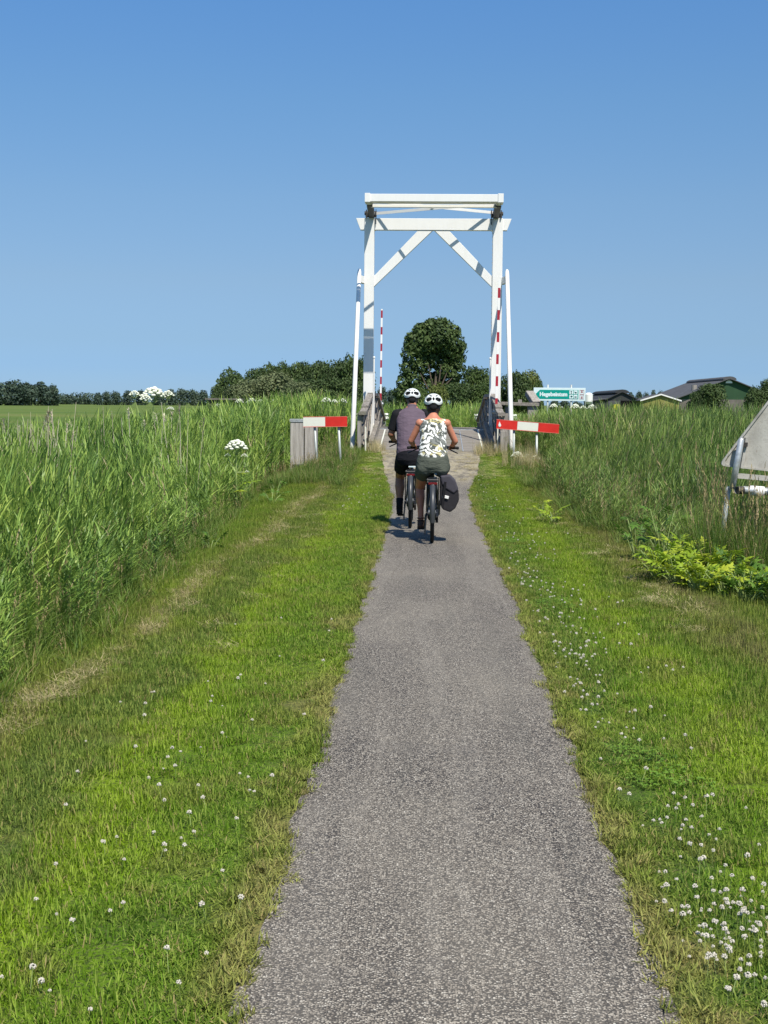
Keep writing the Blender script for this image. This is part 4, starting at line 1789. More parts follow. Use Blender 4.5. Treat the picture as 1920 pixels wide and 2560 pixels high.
def rider(label, mans, LP, RP, bar, base):
    t = thing('person', label, 'person', (0, 0, 0), 'cyclists riding towards the bridge')
    sk = M['skin' if mans else 'skin2']
    if mans:
        sp = [((0, .22, .84), (.13, .10)), ((0, .22, .90), (.175, .13)), ((0, .25, 1.0), (.178, .135)), ((0, .30, 1.12), (.175, .13)), ((0, .38, 1.26), (.18, .125)),
              ((0, .46, 1.39), (.19, .115)), ((0, .50, 1.47), (.165, .09)), ((0, .53, 1.525), (.10, .065)), ((0, .56, 1.58), (.062, .06))]
        sh, el, hd_ = Vector((.195, .50, 1.455)), Vector((.275, .52, 1.20)), Vector((.245, .775, bar + .012))
        hc = Vector((0, .655, 1.675))
        hip, th, sa = Vector((.095, .25, .90)), .44, .435
        ra = (.056, .046, .044, .030)
        rl = (.098, .064, .066, .038)
        neck = .06
    else:
        sp = [((0, .21, .83), (.13, .10)), ((0, .21, .88), (.183, .13)), ((0, .23, .97), (.180, .13)), ((0, .27, 1.07), (.152, .105)), ((0, .34, 1.18), (.143, .10)),
              ((0, .41, 1.29), (.152, .10)), ((0, .46, 1.375), (.148, .08)), ((0, .485, 1.42), (.10, .055)), ((0, .52, 1.47), (.052, .05))]
        sh, el, hd_ = Vector((.160, .455, 1.375)), Vector((.262, .50, 1.165)), Vector((.235, .775, bar + .012))
        hc = Vector((0, .60, 1.585))
        hip, th, sa = Vector((.092, .23, .87)), .415, .405
        ra = (.044, .037, .036, .025)
        rl = (.096, .057, .055, .034)
        neck = .05
    mb = MB()
    torso(mb, sp)
    mb.ball((0, .20, .90), (.155, .12, .10), 20, 12)
    mb.cap(sp[-2][0], hc - Vector((0, .02, .05)), neck + .004, neck, 16)
    # head: skull, jaw, nose, ears, brow and lips
    mb.ball(hc, (.074, .094, .108), 20, 14)
    mb.ball(hc + Vector((0, .028, -.062)), (.052, .058, .052), 14, 10)
    mb.cap(hc + Vector((0, .088, .01)), hc + Vector((0, .112, -.022)), .010, .015, 8)
    mb.ball(hc + Vector((0, .082, .028)), (.045, .014, .012), 10, 6)
    mb.ball(hc + Vector((0, .086, -.058)), (.025, .010, .008), 10, 6)
    for s in (-1, 1):
        mb.ball(hc + Vector((s * .077, .0, -.012)), (.010, .020, .033), 10, 8)
    kn = {}
    an = {}
    for s, pd in ((-1, LP), (1, RP)):
        S = Vector((s * sh.x, sh.y, sh.z))
        E_ = Vector((s * el.x, el.y, el.z))
        H_ = Vector((s * hd_.x, hd_.y - .03, hd_.z + .012))
        mb.ball(S, ra[0] * 1.18, 14, 10)
        mb.cap(Vector((s * .06, sh.y - .01, sh.z + .01)), S, .075 if mans else .058, ra[0] * 1.05, 12)
        mb.cap(S, E_, ra[0], ra[1], 12)
        mid = E_.lerp(H_, .3)
        mb.cap(E_, mid, ra[1], ra[2] * 1.02, 12)
        mb.cap(mid, H_ - Vector((0, .025, 0)), ra[2] * 1.02, ra[3], 12)
        hand(mb, s, (s * hd_.x, hd_.y + .012, bar), 1.0 if mans else .9)
        HP = Vector((s * hip.x, hip.y, hip.z))
        ank = Vector((s * (.15 if mans else .135), pd.y - .075, pd.z + .105))
        ax_ = .0
        kk = knee(HP, ank, th, sa)
        kk.x = s * (.15 if s < 0 else .125)
        kn[s], an[s] = kk, ank
        mb.cap(HP, HP.lerp(kk, .45), rl[0], rl[0] * .84, 14)
        mb.cap(HP.lerp(kk, .45), kk, rl[0] * .84, rl[1], 14)
        d = (ank - kk)
        back = Vector((0, -.018, 0)) if s < 0 else Vector((0, -.012, -.012))
        mb.cap(kk, kk + d * .32 + back, rl[1] * .95, rl[2], 14)
        mb.cap(kk + d * .32 + back, kk + d * .66 + back * .4, rl[2], rl[2] * .68, 14)
        mb.cap(kk + d * .66 + back * .4, ank, rl[2] * .68, rl[3], 12)
        # foot inside the shoe
        mb.cap(ank + Vector((0, -.01, -.045)), Vector((ank.x, pd.y + .10, pd.z + .035)), .033, .024, 10)
        mb.cap(ank, ank + Vector((0, -.012, -.05)), rl[3], .034, 10)
    blend(mb, .0065, 2, 'body', sk, t)
    for s in (-1, 1):
        e = MB()
        e.ball(hc + Vector((s * .030, .083, .010)), .011, 10, 8)
        e.build('eye', M['eye'], t, smooth=True)
    # garments
    if mans:
        mb = MB()
        torso(mb, [((0, .22, .93), (.196, .150)), ((0, .235, .97), (.200, .155))] + [(p, (r[0] * 1.03 + .012, r[1] + .016)) for p, r in sp[2:8]], 0)
        for s in (-1, 1):
            mb.cap(Vector((s * .06, sh.y - .01, sh.z + .0)), Vector((s * .165, sh.y, sh.z - .01)), .086, .076, 12)
        mb.tube([(0, .525, 1.515), (0, .555, 1.575)], [.078, .072], 16)
        for q in range(3):
            mb.tube([(x_, .25 - math.sqrt(max(0, 1 - (x_ / .2) ** 2)) * .155 + .005, .955 + q * .035 + .006 * math.sin(x_ * 20 + q)) for x_ in np.linspace(-.185, .185, 9)], .008, 6)
        blend(mb, .009, 3, 'jersey', M['jersey'], t)
        for s in (-1, 1):
            mb = MB()
            S = Vector((s * sh.x, sh.y, sh.z))
            E_ = Vector((s * el.x, el.y, el.z))
            mb.cap(Vector((s * .155, sh.y + .0, sh.z + .030)), S, .056, .078, 14)
            mb.tube([S, S.lerp(E_, .5), S.lerp(E_, .80)], [.078, .070, .069], 16)
            blend(mb, .009, 2, 'sleeve', M['black'], t)
        M_sh = M['blackcloth']
        hem = .60
    else:
        mb = MB()
        torso(mb, [((0, .205, .93), (.176, .140)), ((0, .22, .97), (.178, .142)), ((0, .25, 1.03), (.170, .128)), ((0, .29, 1.10), (.163, .118))] +
              [(p, (r[0] + .010, r[1] + .014)) for p, r in sp[4:7]] + [((0, .478, 1.405), (.112, .062))], 0)
        for s in (-1, 1):
            mb.cap(Vector((s * .075, sh.y - .015, sh.z + .022)), Vector((s * .130, sh.y - .01, sh.z + .018)), .040, .036, 12)
        blend(mb, .008, 2, 'sleeveless_top', M['print'], t)
        M_sh = M['olive']
        hem = .40
    mb = MB()
    mb.tube([(0, .20, .80), (0, .20, .86), (0, .215, .94), (0, .23, 1.0)], [(.16, .12), (.198, .15), (.192, .148), (.178, .135)], 24, flat=(1, 0, 0))
    for s in (-1, 1):
        HP = Vector((s * hip.x, hip.y, hip.z))
        mb.ball(HP + Vector((0, -.06, -.02)), (.10, .10, .10), 16, 10)
        mb.tube([HP + Vector((0, -.01, 0)), HP.lerp(kn[s], hem * .5), HP.lerp(kn[s], hem)], [rl[0] + .014, rl[0] * .98 + .014, rl[0] * .86 + .018], 18)
    blend(mb, .009, 2, 'shorts', M_sh, t)
    for s, pd in ((-1, LP), (1, RP)):
        ank = an[s]
        mb = MB()
        mb.cap(Vector((ank.x, ank.y - .03, pd.z + .045)), Vector((ank.x, pd.y + .03, pd.z + .040)), .038, .044, 12)
        mb.cap(Vector((ank.x, pd.y + .03, pd.z + .040)), Vector((ank.x - s * .006, pd.y + .125, pd.z + .034)), .044, .030, 12)
        mb.box((ank.x, pd.y + .03, pd.z + .021), (.082, .25, .022))
        mb.cap(ank + Vector((0, -.012, -.03)), ank + Vector((0, -.02, -.055)), .042, .042, 12)
        blend(mb, .007, 1, 'shoe', M['black'] if mans else M['sandal'], t)
        if mans:
            mb = MB()
            u = (kn[s] - ank).normalized()
            mb.tube([ank - u * .03, ank + u * .05, ank + u * .12], [.044, .044, .050], 14)
            mb.build('sock', M['black'], t, smooth=True)
        else:
            mb = MB()
            for q in (.0, .03):
                c_ = ank + Vector((0, -.004, -.01 + q))
                mb.tube([c_ + Vector((math.cos(a) * .041, math.sin(a) * .043, 0)) for a in np.linspace(0, 2 * math.pi, 13)], .007, 6, cap=False)
            mb.build('ankle_strap', M['sandal'], t)
    # hair and helmet
    mb = MB()
    if mans:
        mb.ball(hc + Vector((0, -.03, -.012)), (.077, .076, .085), 18, 12)
        blend(mb, .008, 1, 'hair', M['hair_grey'], t)
        helmet(t, hc + Vector((0, .0, .038)), .112, .142, .098, 1)
    else:
        mb.ball(hc + Vector((0, -.03, -.03)), (.080, .080, .095), 18, 12)
        mb.cap(hc + Vector((0, -.06, -.09)), hc + Vector((.01, -.085, -.165)), .055, .028, 14)
        mb.cap(hc + Vector((.03, -.05, -.08)), hc + Vector((.05, -.07, -.15)), .035, .014, 10)
        mb.cap(hc + Vector((-.03, -.05, -.08)), hc + Vector((-.04, -.07, -.14)), .035, .014, 10)
        blend(mb, .008, 1, 'hair', M['hair_dark'], t)
        helmet(t, hc + Vector((0, .0, .040)), .110, .142, .104, 2)
    mb = MB()
    for s in (-1, 1):
        mb.tube([hc + Vector((s * .082, -.01, .01)), hc + Vector((s * .072, .03, -.06)), hc + Vector((0, .055, -.115))], .006, 6)
    mb.build('chin_strap', M['black'], t)
    t.location = base
    return t


WB = Vector((.048, 16.43, .018))
MBs = Vector((-.232, 18.41, .018))
bk, LP, RP, bar = bicycle('black bicycle on the right with a pannier on one side, nearest to the camera', False)
rider('woman in white helmet, leaf-print sleeveless top and olive shorts riding a black bicycle', False, LP, RP, bar, WB)
bk.location = WB
bk2, LP, RP, bar = bicycle('black bicycle on the left with grey mudguard, ridden by the man', True)
rider('man in white helmet, mauve jersey with black sleeves and black shorts, riding on the left', True, LP, RP, bar, MBs)
bk2.location = MBs
# pannier
pn = thing('pannier_bag', 'bulging black pannier bag hanging on the right side of the nearer bicycle', 'bag', (0, 0, 0))
mb = MB()
mb.prism([(.078, .75), (.20, .765), (.262, .70), (.300, .60), (.308, .50), (.265, .40), (.205, .355), (.12, .385), (.085, .45)], -.03, .26)
blend(mb, .010, 6, 'bag_body', simple('black_pannier_fabric', (.020, .018, .021), .7, .3, bump=.5, bscale=25), pn)
mb = MB()
mb.prism([(.088, .775), (.20, .785), (.262, .725), (.300, .625), (.245, .575), (.15, .63), (.105, .68)], -.045, .27)
blend(mb, .010, 4, 'bag_flap', simple('dark_violet_grey_flap', (.055, .050, .062), .7, .3, bump=.4, bscale=25), pn)
mb = MB()
mb.box((.150, -.046, .535), (.075, .012, .034), Matrix.Rotation(R(14), 3, 'Y'))
mb.build('reflective_patch', M['white'], pn, bevel=.003)
mb = MB()
mb.box((.13, -.052, .56), (.028, .01, .30), Matrix.Rotation(R(6), 3, 'Y'))
mb.build('strap', M['black'], pn)
pn.location = WB

# ------------------------------------------------------------------ scattered vegetation
def protos(name, meshes):
    c = bpy.data.collections.new(name)
    for i, me in enumerate(meshes):
        o = bpy.data.objects.new('%s_%02d' % (name, i), me)
        c.objects.link(o)
    return c


def scatter(name, label, cat, col, n_var, pts, rot, scl):
    n = len(pts)
    me = bpy.data.meshes.new(name)
    me.vertices.add(n)
    me.vertices.foreach_set('co', np.asarray(pts, np.float32).ravel())
    a = me.attributes.new('rot', 'FLOAT_VECTOR', 'POINT')
    a.data.foreach_set('vector', np.asarray(rot, np.float32).ravel())
    a = me.attributes.new('scl', 'FLOAT_VECTOR', 'POINT')
    a.data.foreach_set('vector', np.asarray(scl, np.float32).ravel())
    a = me.attributes.new('pick', 'INT', 'POINT')
    a.data.foreach_set('value', rng.integers(0, n_var, n).astype(np.int32))
    o = bpy.data.objects.new(name, me)
    COL.objects.link(o)
    ng = bpy.data.node_groups.new(name, 'GeometryNodeTree')
    ng.interface.new_socket('Geometry', in_out='INPUT', socket_type='NodeSocketGeometry')
    ng.interface.new_socket('Geometry', in_out='OUTPUT', socket_type='NodeSocketGeometry')
    gi, go = ng.nodes.new('NodeGroupInput'), ng.nodes.new('NodeGroupOutput')
    ip = ng.nodes.new('GeometryNodeInstanceOnPoints')
    ci = ng.nodes.new('GeometryNodeCollectionInfo')
    ci.inputs['Collection'].default_value = col
    ci.inputs['Separate Children'].default_value = True
    ci.inputs['Reset Children'].default_value = True
    L = ng.links.new
    L(gi.outputs[0], ip.inputs['Points'])
    L(ci.outputs[0], ip.inputs['Instance'])
    ip.inputs['Pick Instance'].default_value = True
    for nm, ty, sk in (('pick', 'INT', 'Instance Index'), ('rot', 'FLOAT_VECTOR', 'Rotation'), ('scl', 'FLOAT_VECTOR', 'Scale')):
        na = ng.nodes.new('GeometryNodeInputNamedAttribute')
        na.data_type = ty
        na.inputs['Name'].default_value = nm
        out = [q for q in na.outputs if q.enabled and q.name == 'Attribute'][0]
        L(out, ip.inputs[sk])
    L(ip.outputs[0], go.inputs[0])
    m = o.modifiers.new('scatter', 'NODES')
    m.node_group = ng
    return tag(o, label, cat, kind='stuff')


def reedL(y):
    return np.interp(y, [3, 7, 8.5, 10.6, 12.6, 19, 23, 26, 30, 36], [-2.2, -2.3, -2.4, -2.45, -2.5, -2.85, -3.0, -3.3, -3.3, -3.1])


def reedR(y):
    return np.interp(y, [3, 8, 12, 14, 16, 20, 27, 30, 33, 35, 37], [3.6, 3.5, 3.0, 2.55, 2.5, 2.1, 2.1, 2.62, 2.72, 2.2, 2.0])


def infrustum(x, y, m=1.0):
    return (x > -.307 * y - m) & (x < .245 * y + m)


def vnoise(x, y, s, seed=0):
    k = np.random.default_rng(seed)
    out = 0
    for i in range(4):
        a = k.uniform(0, 6.28, 3)
        f = s * 1.9 ** i
        out = out + np.sin(x * f + a[0] + 1.3 * np.sin(y * f * .8 + a[1])) * np.sin(y * f * 1.1 + a[2] + 1.1 * np.sin(x * f * .7)) / 1.7 ** i
    return out / 2.0


def jgrid(x0, x1, y0, y1, sp):
    X, Y = np.meshgrid(np.arange(x0, x1, sp), np.arange(y0, y1, sp))
    X = X.ravel() + rng.uniform(-.5, .5, X.size) * sp
    Y = Y.ravel() + rng.uniform(-.5, .5, Y.size) * sp
    return X, Y


def rots(n, tilt=.06):
    return np.stack([rng.normal(0, tilt, n), rng.normal(0, tilt, n), rng.uniform(0, 6.283, n)], 1)


# lawn patches --------------------------------------------------------------
def lawn_patch(seed, n=560, size=.15, hmin=.018, hmax=.05):
    random.seed(seed)
    mb = MB()
    for i in range(n):
        x, y = random.uniform(-size, size), random.uniform(-size, size)
        h = random.uniform(hmin, hmax)
        mb.blade((x, y, -.004), random.uniform(0, 6.28), random.uniform(.15, 1.25), h, random.uniform(.0024, .0048), 2, random.uniform(-.3, 1.9))
    return mb.mesh('turf', M['lawn'])


def clover_patch(seed):
    random.seed(seed)
    mb = MB()
    for i in range(44):
        x, y, z = random.uniform(-.12, .12), random.uniform(-.12, .12), random.uniform(.018, .042)
        a0 = random.uniform(0, 6.28)
        for k in range(3):
            a = a0 + k * 2.1
            cx, cy = x + math.cos(a) * .007, y + math.sin(a) * .007
            tx, ty = random.uniform(-.3, .3), random.uniform(-.3, .3)
            pts = [(cx + math.cos(q) * .0065, cy + math.sin(q) * .0065, z + math.cos(q) * .0065 * tx + math.sin(q) * .0065 * ty) for q in np.linspace(0, 6.28, 6)[:-1]]
            mb.add(pts, [(0, 1, 2, 3, 4)], 0, random.random() * .8)
    return mb.mesh('clover_leaves', M['clover_leaf'])


turf = protos('turf', [lawn_patch(i) for i in range(6)])
X, Y = jgrid(-4.6, 4.4, 2.6, 37, .20)
l, r = path_edges(Y)
ok = infrustum(X, Y, 1.2) & ((X < l - .085) | (X > r + .085)) & (X > reedL(Y) - .9) & (X < reedR(Y) + .9)
ok &= ~((Y > 34.7) & (np.abs(X - BX) < 1.6)) & (Y < 36.4)
dry = (Y > 28.5) & (X > -1.45) & (X < 1.65)
ok &= ~(dry & (rng.random(X.size) < .93) & ~((vnoise(X, Y, 2.4, 41) > .12) & (np.abs(X - .1) > .62 + .10 * (Y - 28.5))))
X, Y = X[ok], Y[ok]
l, r = path_edges(Y)
edge = np.minimum(np.abs(X - l), np.abs(X - r))
hs = .62 + .75 * ss(.05, .5, edge) + .45 * np.clip(vnoise(X, Y, 1.6, 3), -.8, 1)
hs = np.clip(hs, .6, 2.2) * rng.uniform(.8, 1.2, X.size) * (1 + .9 * ss(1.3, 2.6, np.abs(X)))
P_ = np.stack([X, Y, gh(X, Y)], 1)
scatter('mown_grass', 'short mown verge grass on both sides of the path', 'grass', turf, 6, P_, rots(len(X), .05),
        np.stack([np.ones(len(X)), np.ones(len(X)), hs], 1))
# the ragged edge of the path: small flat tufts creeping over it
edge_tuft = protos('edge_tuft', [lawn_patch(50 + i, 60, .035, .02, .055) for i in range(5)])
ye = np.repeat(np.arange(2.8, 29, .022), 2)
side = np.tile([0, 1], len(ye) // 2)
ye = ye + rng.uniform(-.02, .02, len(ye))
l, r = path_edges(ye)
off = rng.uniform(-.10, .030, len(ye)) - .02 + .012 * np.sin(ye * 2.1) + .010 * np.sin(ye * 5.3 + 1)
xe = np.where(side == 0, l + off, r - off)
scatter('edge_grass', 'ragged dry tufts creeping over both edges of the path', 'grass', edge_tuft, 5,
        np.stack([xe, ye, gh(xe, ye) + .010], 1), rots(len(xe), .25), np.repeat(rng.uniform(.7, 1.3, len(xe))[:, None], 3, 1))
# clover
cl = protos('clover', [clover_patch(i) for i in range(4)])
X, Y = jgrid(.6, 1.9, 3, 26, .16)
l, r = path_edges(Y)
ok = (X > r + .06) & (vnoise(X, Y, 2.2, 9) + .75 - np.abs(X - 1.0) * 1.8 > 1.0)
X, Y = X[ok], Y[ok]
scatter('clover_patches', 'dark green clover leaves in the right-hand verge', 'clover', cl, 4, np.stack([X, Y, gh(X, Y) + .005], 1), rots(len(X), .08),
        np.repeat(rng.uniform(.6, .95, len(X))[:, None], 3, 1))


def flower(seed):
    rr_ = random.Random(seed)
    mb = MB()
    h = rr_.uniform(.045, .075)
    dx, dy = rr_.uniform(-.01, .01), rr_.uniform(-.01, .01)
    mb.tube([(0, 0, 0), (dx, dy, h)], .0009, 3, mi=1)
    for k in range(26):
        a = rr_.uniform(0, 6.28)
        v = math.acos(rr_.uniform(-.5, 1))
        d = Vector((math.sin(v) * math.cos(a), math.sin(v) * math.sin(a), math.cos(v)))
        c = Vector((dx, dy, h)) + d * .0068
        u = d.cross(Vector((0, 0, 1.01))).normalized() * .0024
        w2 = d.cross(u).normalized() * .0024
        mb.add([c - u - w2, c + u - w2, c + d * .004, c - u + w2, c + u + w2], [(0, 1, 2), (1, 4, 2), (4, 3, 2), (3, 0, 2)], 0)
    return mb.mesh('clover_flower', [M['clover'], M['umbelstem']])


fl = protos('clover_flower', [flower(i) for i in range(4)])
fx, fy = [], []


def cluster(x, y, sx_, sy_, n):
    fx.extend(rng.normal(x, sx_, n))
    fy.extend(rng.normal(y, sy_, n))


for (x, y, a, b, n) in [(.90, 4.25, .10, .28, 70), (1.05, 4.35, .08, .30, 40), (.92, 3.75, .12, .20, 26), (.98, 5.1, .10, .35, 22), (1.02, 5.6, .10, .2, 12),
                        (.86, 7.6, .10, .9, 30), (.90, 9.3, .15, 1.0, 40), (.98, 11.2, .2, 1.2, 60), (.92, 13.2, .18, 1.2, 44), (.98, 16, .2, 2, 34), (1.1, 20, .3, 3, 30),
                        (1.15, 8.6, .25, 1.5, 34), (1.0, 26, .3, 3, 40), (-.95, 6.2, .2, .5, 15), (-1.0, 4.8, .18, .4, 12), (-.75, 5.6, .12, .5, 10),
                        (-.85, 4.2, .2, .4, 10), (-1.0, 8.2, .25, 1.2, 12), (-1.3, 7.0, .2, .6, 10), (-1.1, 24, .25, 2.0, 36), (-.7, 3.9, .2, .4, 8)]:
    cluster(x, y, a, b, n)
fx, fy = np.array(fx), np.array(fy)
l, r = path_edges(fy)
ok = ((fx < l - .05) | (fx > r + .06)) & (fy > 3)
fx, fy = fx[ok], fy[ok]
scatter('clover_flowers', 'small round white clover heads dotted over the verges', 'flowers', fl, 4, np.stack([fx, fy, gh(fx, fy)], 1), rots(len(fx), .12),
        np.repeat(rng.uniform(.5, 1.1, len(fx))[:, None], 3, 1))


# long grass ------------------------------------------------------------------
def long_tuft(seed, n=46, h=(.22, .42), wdt=(.003, .006), spread=.07, mat='tallgrass', heads=0):
    random.seed(seed)
    mb = MB()
    for i in range(n):
        a = random.uniform(0, 6.28)
        r_ = spread * random.random() ** .5
        mb.blade((math.cos(a) * r_, math.sin(a) * r_, -.02), random.uniform(0, 6.28), random.uniform(.05, .45), random.uniform(*h), random.uniform(*wdt), 3,
                 random.uniform(.2, 1.3))
    for i in range(heads):
        a = random.uniform(0, 6.28)
        hh = h[1] * random.uniform(1.0, 1.35)
        mb.blade((0, 0, 0), a, .08, hh, .0022, 2, .25, val=.995)
        for k in range(10):
            z = hh * (.72 + .26 * k / 10)
            mb.blade((math.cos(a) * .12 * z, math.sin(a) * .12 * z, z), random.uniform(0, 6.28), random.uniform(.2, .8), .03, .006, 1, .3, val=.995)
    return mb.mesh('long_grass', M[mat])


lt = protos('long_grass', [long_tuft(100 + i, heads=(0, 0, 2, 1)[i % 4]) for i in range(8)])
X, Y = jgrid(-5, 6, 4, 37, .15)
dl = reedL(Y) - X          # >0 inside the left reeds
dr = X - reedR(Y)
wild = (Y > 27) & (Y < 36.3) & (np.abs(X - .1) > 1.72)
ok = infrustum(X, Y, 1.2) & (((dl > -.30) & (dl < 1.3)) | ((dr > -.25) & (dr < 1.6)) | wild)
den = np.where(dl > -.3, ss(-.32, .05, dl), 0) + np.where(dr > -.25, ss(-.25, .15, dr), 0) + wild * .8
ok &= rng.random(X.size) < den
X, Y, dl, dr, wild = X[ok], Y[ok], dl[ok], dr[ok], wild[ok]
hsc = .45 + 1.0 * ss(-.3, .5, np.maximum(dl, dr)) + .3 * vnoise(X, Y, 1.3, 4)
hsc = np.where(wild & (np.maximum(dl, dr) < 0), np.maximum(hsc, .55 + .55 * ss(1.7, 2.6, np.abs(X - .1)) + .25 * vnoise(X, Y, 2, 8)), hsc)
hsc = np.clip(hsc, .3, 2.0)
# keep the grass under the boards low
hsc = np.where((Y > 29.5) & (Y < 33) & (X < -1.7) & (X > -3.2), np.minimum(hsc, .85), hsc)
hsc = np.where((Y > 28) & (Y < 33.2) & (X > 1.5) & (X < 2.75), np.minimum(hsc, .42), hsc)
scatter('long_grass', 'longer uncut grass along the foot of the reeds and around the bridge ends', 'grass', lt, 8, np.stack([X, Y, gh(X, Y)], 1), rots(len(X), .12),
        np.stack([np.ones(len(X)), np.ones(len(X)), hsc], 1))


x_ = rng.uniform(2.55, 3.9, 150)
y_ = rng.uniform(12.9, 13.95, 150)
scatter('sign_foot_grass', 'tall grass growing in front of the bent tube of the triangular sign', 'grass', lt, 8, np.stack([x_, y_, gh(x_, y_)], 1), rots(150, .12),
        np.stack([np.full(150, 1.3), np.full(150, 1.3), rng.uniform(1.7, 2.7, 150)], 1))


# straw and hay -----------------------------------------------------------------
def straw_tuft(seed, n=46, size=.10, flat=True):
    random.seed(seed)
    mb = MB()
    for i in range(n):
        x, y = random.uniform(-size, size), random.uniform(-size, size)
        mb.blade((x, y, random.uniform(.0, .022)), random.uniform(0, 6.28), random.uniform(1.15, 1.55) if flat else random.uniform(.1, .7), random.uniform(.05, .13) if flat else random.uniform(.12, .32),
                 random.uniform(.0022, .0040), 2, random.uniform(-.2, .3))
    return mb.mesh('straw', M['straw'])


st = protos('straw', [straw_tuft(200 + i) for i in range(5)])
xs_, ys_ = [], []
y_ = np.arange(5, 27, .05)
y_ = np.repeat(y_, 2)
x_ = -2.02 + .06 * np.sin(y_ * .8) + rng.normal(0, .06, len(y_))
keep = (vnoise(x_ * 0, y_, 1.1, 5) + rng.normal(0, .35, len(y_)) > -.1)
xs_ += list(x_[keep]); ys_ += list(y_[keep])
y_ = rng.uniform(10, 24, 120)
xs_ += list(2.05 - (y_ - 10) * .02 + rng.normal(0, .14, 120)); ys_ += list(y_)
y_ = rng.uniform(28.3, 34.8, 900)
xx_ = rng.uniform(-1.4, 1.6, 900)
kk_ = (np.abs(xx_ - .1) > rng.uniform(.2, 1.1, 900)) & (vnoise(xx_, y_, 2.2, 44) > -.1)
xs_ += list(xx_[kk_]); ys_ += list(y_[kk_])
y_ = rng.uniform(7, 26, 40)
xs_ += list(rng.uniform(-1.9, -1.2, 40)); ys_ += list(y_)
y_ = rng.uniform(11.4, 13.2, 60)
xs_ += list(rng.uniform(1.7, 2.3, 60)); ys_ += list(y_)
xs_, ys_ = np.array(xs_), np.array(ys_)
scatter('dry_cuttings', 'dried mowings lying in a line on the verge and in front of the bridge', 'straw', st, 5, np.stack([xs_, ys_, gh(xs_, ys_) + .018], 1),
        rots(len(xs_), .08), np.repeat(rng.uniform(.4, .95, len(xs_))[:, None], 3, 1))
stt = protos('dry_tuft', [straw_tuft(230 + i, 40, .06, False) for i in range(4)])
x_ = np.concatenate([rng.normal(1.42, .12, 26), rng.normal(-1.35, .10, 20), rng.normal(2.3, .35, 26), rng.uniform(2.5, 5.2, 55)])
y_ = np.concatenate([rng.normal(34.3, .45, 26), rng.normal(34.4, .45, 20), rng.normal(31.6, .6, 26), rng.uniform(19, 32, 55)])
scatter('dry_tufts', 'standing brown grass tufts at the bridge corners and right bank', 'dry grass', stt, 4, np.stack([x_, y_, gh(x_, y_)], 1), rots(len(x_), .1),
        np.stack([np.ones(len(x_)), np.ones(len(x_)), np.concatenate([rng.uniform(.9, 1.5, 46), rng.uniform(1.3, 2.0, 26), rng.uniform(3.0, 4.4, 55)])], 1))


# reeds ---------------------------------------------------------------------------
def reed_clump(seed, mat, stems=8, leaves=13, H=1.8, wl_=(.010, .019), bias=.8):
    random.seed(seed)
    mb = MB()
    for i in range(stems):
        bx, by = random.uniform(-.14, .14), random.uniform(-.14, .14)
        h = H * random.uniform(.78, 1.0)
        lx, ly = random.uniform(-.03, .13), random.uniform(-.08, .08)
        mb.blade((bx, by, 0), math.atan2(ly, lx), .07, h, .006, 3, .18, val=random.uniform(.3, .7))
        for k in range(leaves):
            t_ = .22 + .78 * (k + random.random()) / leaves
            z = h * t_
            x, y = bx + lx * t_ * 1.0, by + ly * t_ * 1.0
            yaw = random.gauss(0, .9) if random.random() < bias else random.uniform(0, 6.28)
            top = t_ > .82
            mb.blade((x, y, z * .96), yaw, random.uniform(.08, .38) if top else random.uniform(.22, .70), random.uniform(.18, .36), random.uniform(*wl_), 3,
                     random.uniform(.25, .9), twist=random.uniform(-.9, .9))
    return mb.mesh('reed', M[mat])


def reed_field(name, label, mat, seed, X, Y, ztop, flip=None, var=8, **k):
    col_ = protos(name, [reed_clump(seed + i, mat, **k) for i in range(var)])
    z = gh(X, Y)
    n = len(X)
    sc = np.clip((ztop - z) / 1.72, .3, 1.6) * rng.uniform(.86, 1.06, n)
    base = np.pi * (vnoise(X, Y, .35, 21) > .15) if flip is None else flip
    rt = np.stack([rng.normal(0, .07, n), rng.normal(0, .07, n), base + rng.normal(0, .75, n)], 1)
    return scatter(name, label, 'reeds', col_, var, np.stack([X, Y, z - .03], 1), rt, np.stack([np.maximum(sc, .75)] * 2 + [sc], 1))


def far_top(X, Y, zt, side):
    """the farther reeds stand lower towards the meadow and tallest beside the bridge"""
    az = X / Y
    drop = np.interp(az, [-.30, -.22, -.175, -.145, -.12, -.105, -.083, -.06, -.037, .0, .036, .05, .075, .092, .135, .175, .23],
                     [.0225, .0160, .0112, .0052, .0030, -.002, -.0045, -.002, -.0005, -.0005, -.0005, .0075, .0068, .0052, .0046, .0050, .0056])
    z2 = 1.62 - drop * Y + .07 * vnoise(X, Y, .7, 31)
    k = ss(20, 27, Y)
    z2 = np.where((np.abs(X) < 3.3) & (Y < 34), np.minimum(z2, zt), z2)
    return zt * (1 - k) + z2 * k


X, Y = jgrid(-14, -2, 4.4, 36.5, .215)
ok = infrustum(X, Y, 1.8) & (X < reedL(Y) - .05)
X, Y = X[ok], Y[ok]
d = reedL(Y) - X
zt = np.interp(Y, [5, 9, 14, 22, 30, 36], [.98, 1.10, 1.16, 1.22, 1.50, 1.80])
zt = np.where(X < -6.2, np.minimum(zt, 1.22 - .3 * ss(-6.2, -11, X)), zt)
zt = zt - .55 * (1 - ss(0, .9, d)) + .13 * vnoise(X, Y, .8, 12)
zt = np.where((Y > 29) & (X > -4.2), np.minimum(zt, .75 + .2 * ss(-3.4, -4.2, X) + .5 * ss(33, 36, Y)), zt)
zt = far_top(X, Y, zt, -1)
reed_field('reed_bed', 'dense green reeds on the left bank of the path', 'reed', 300, X, Y, zt)

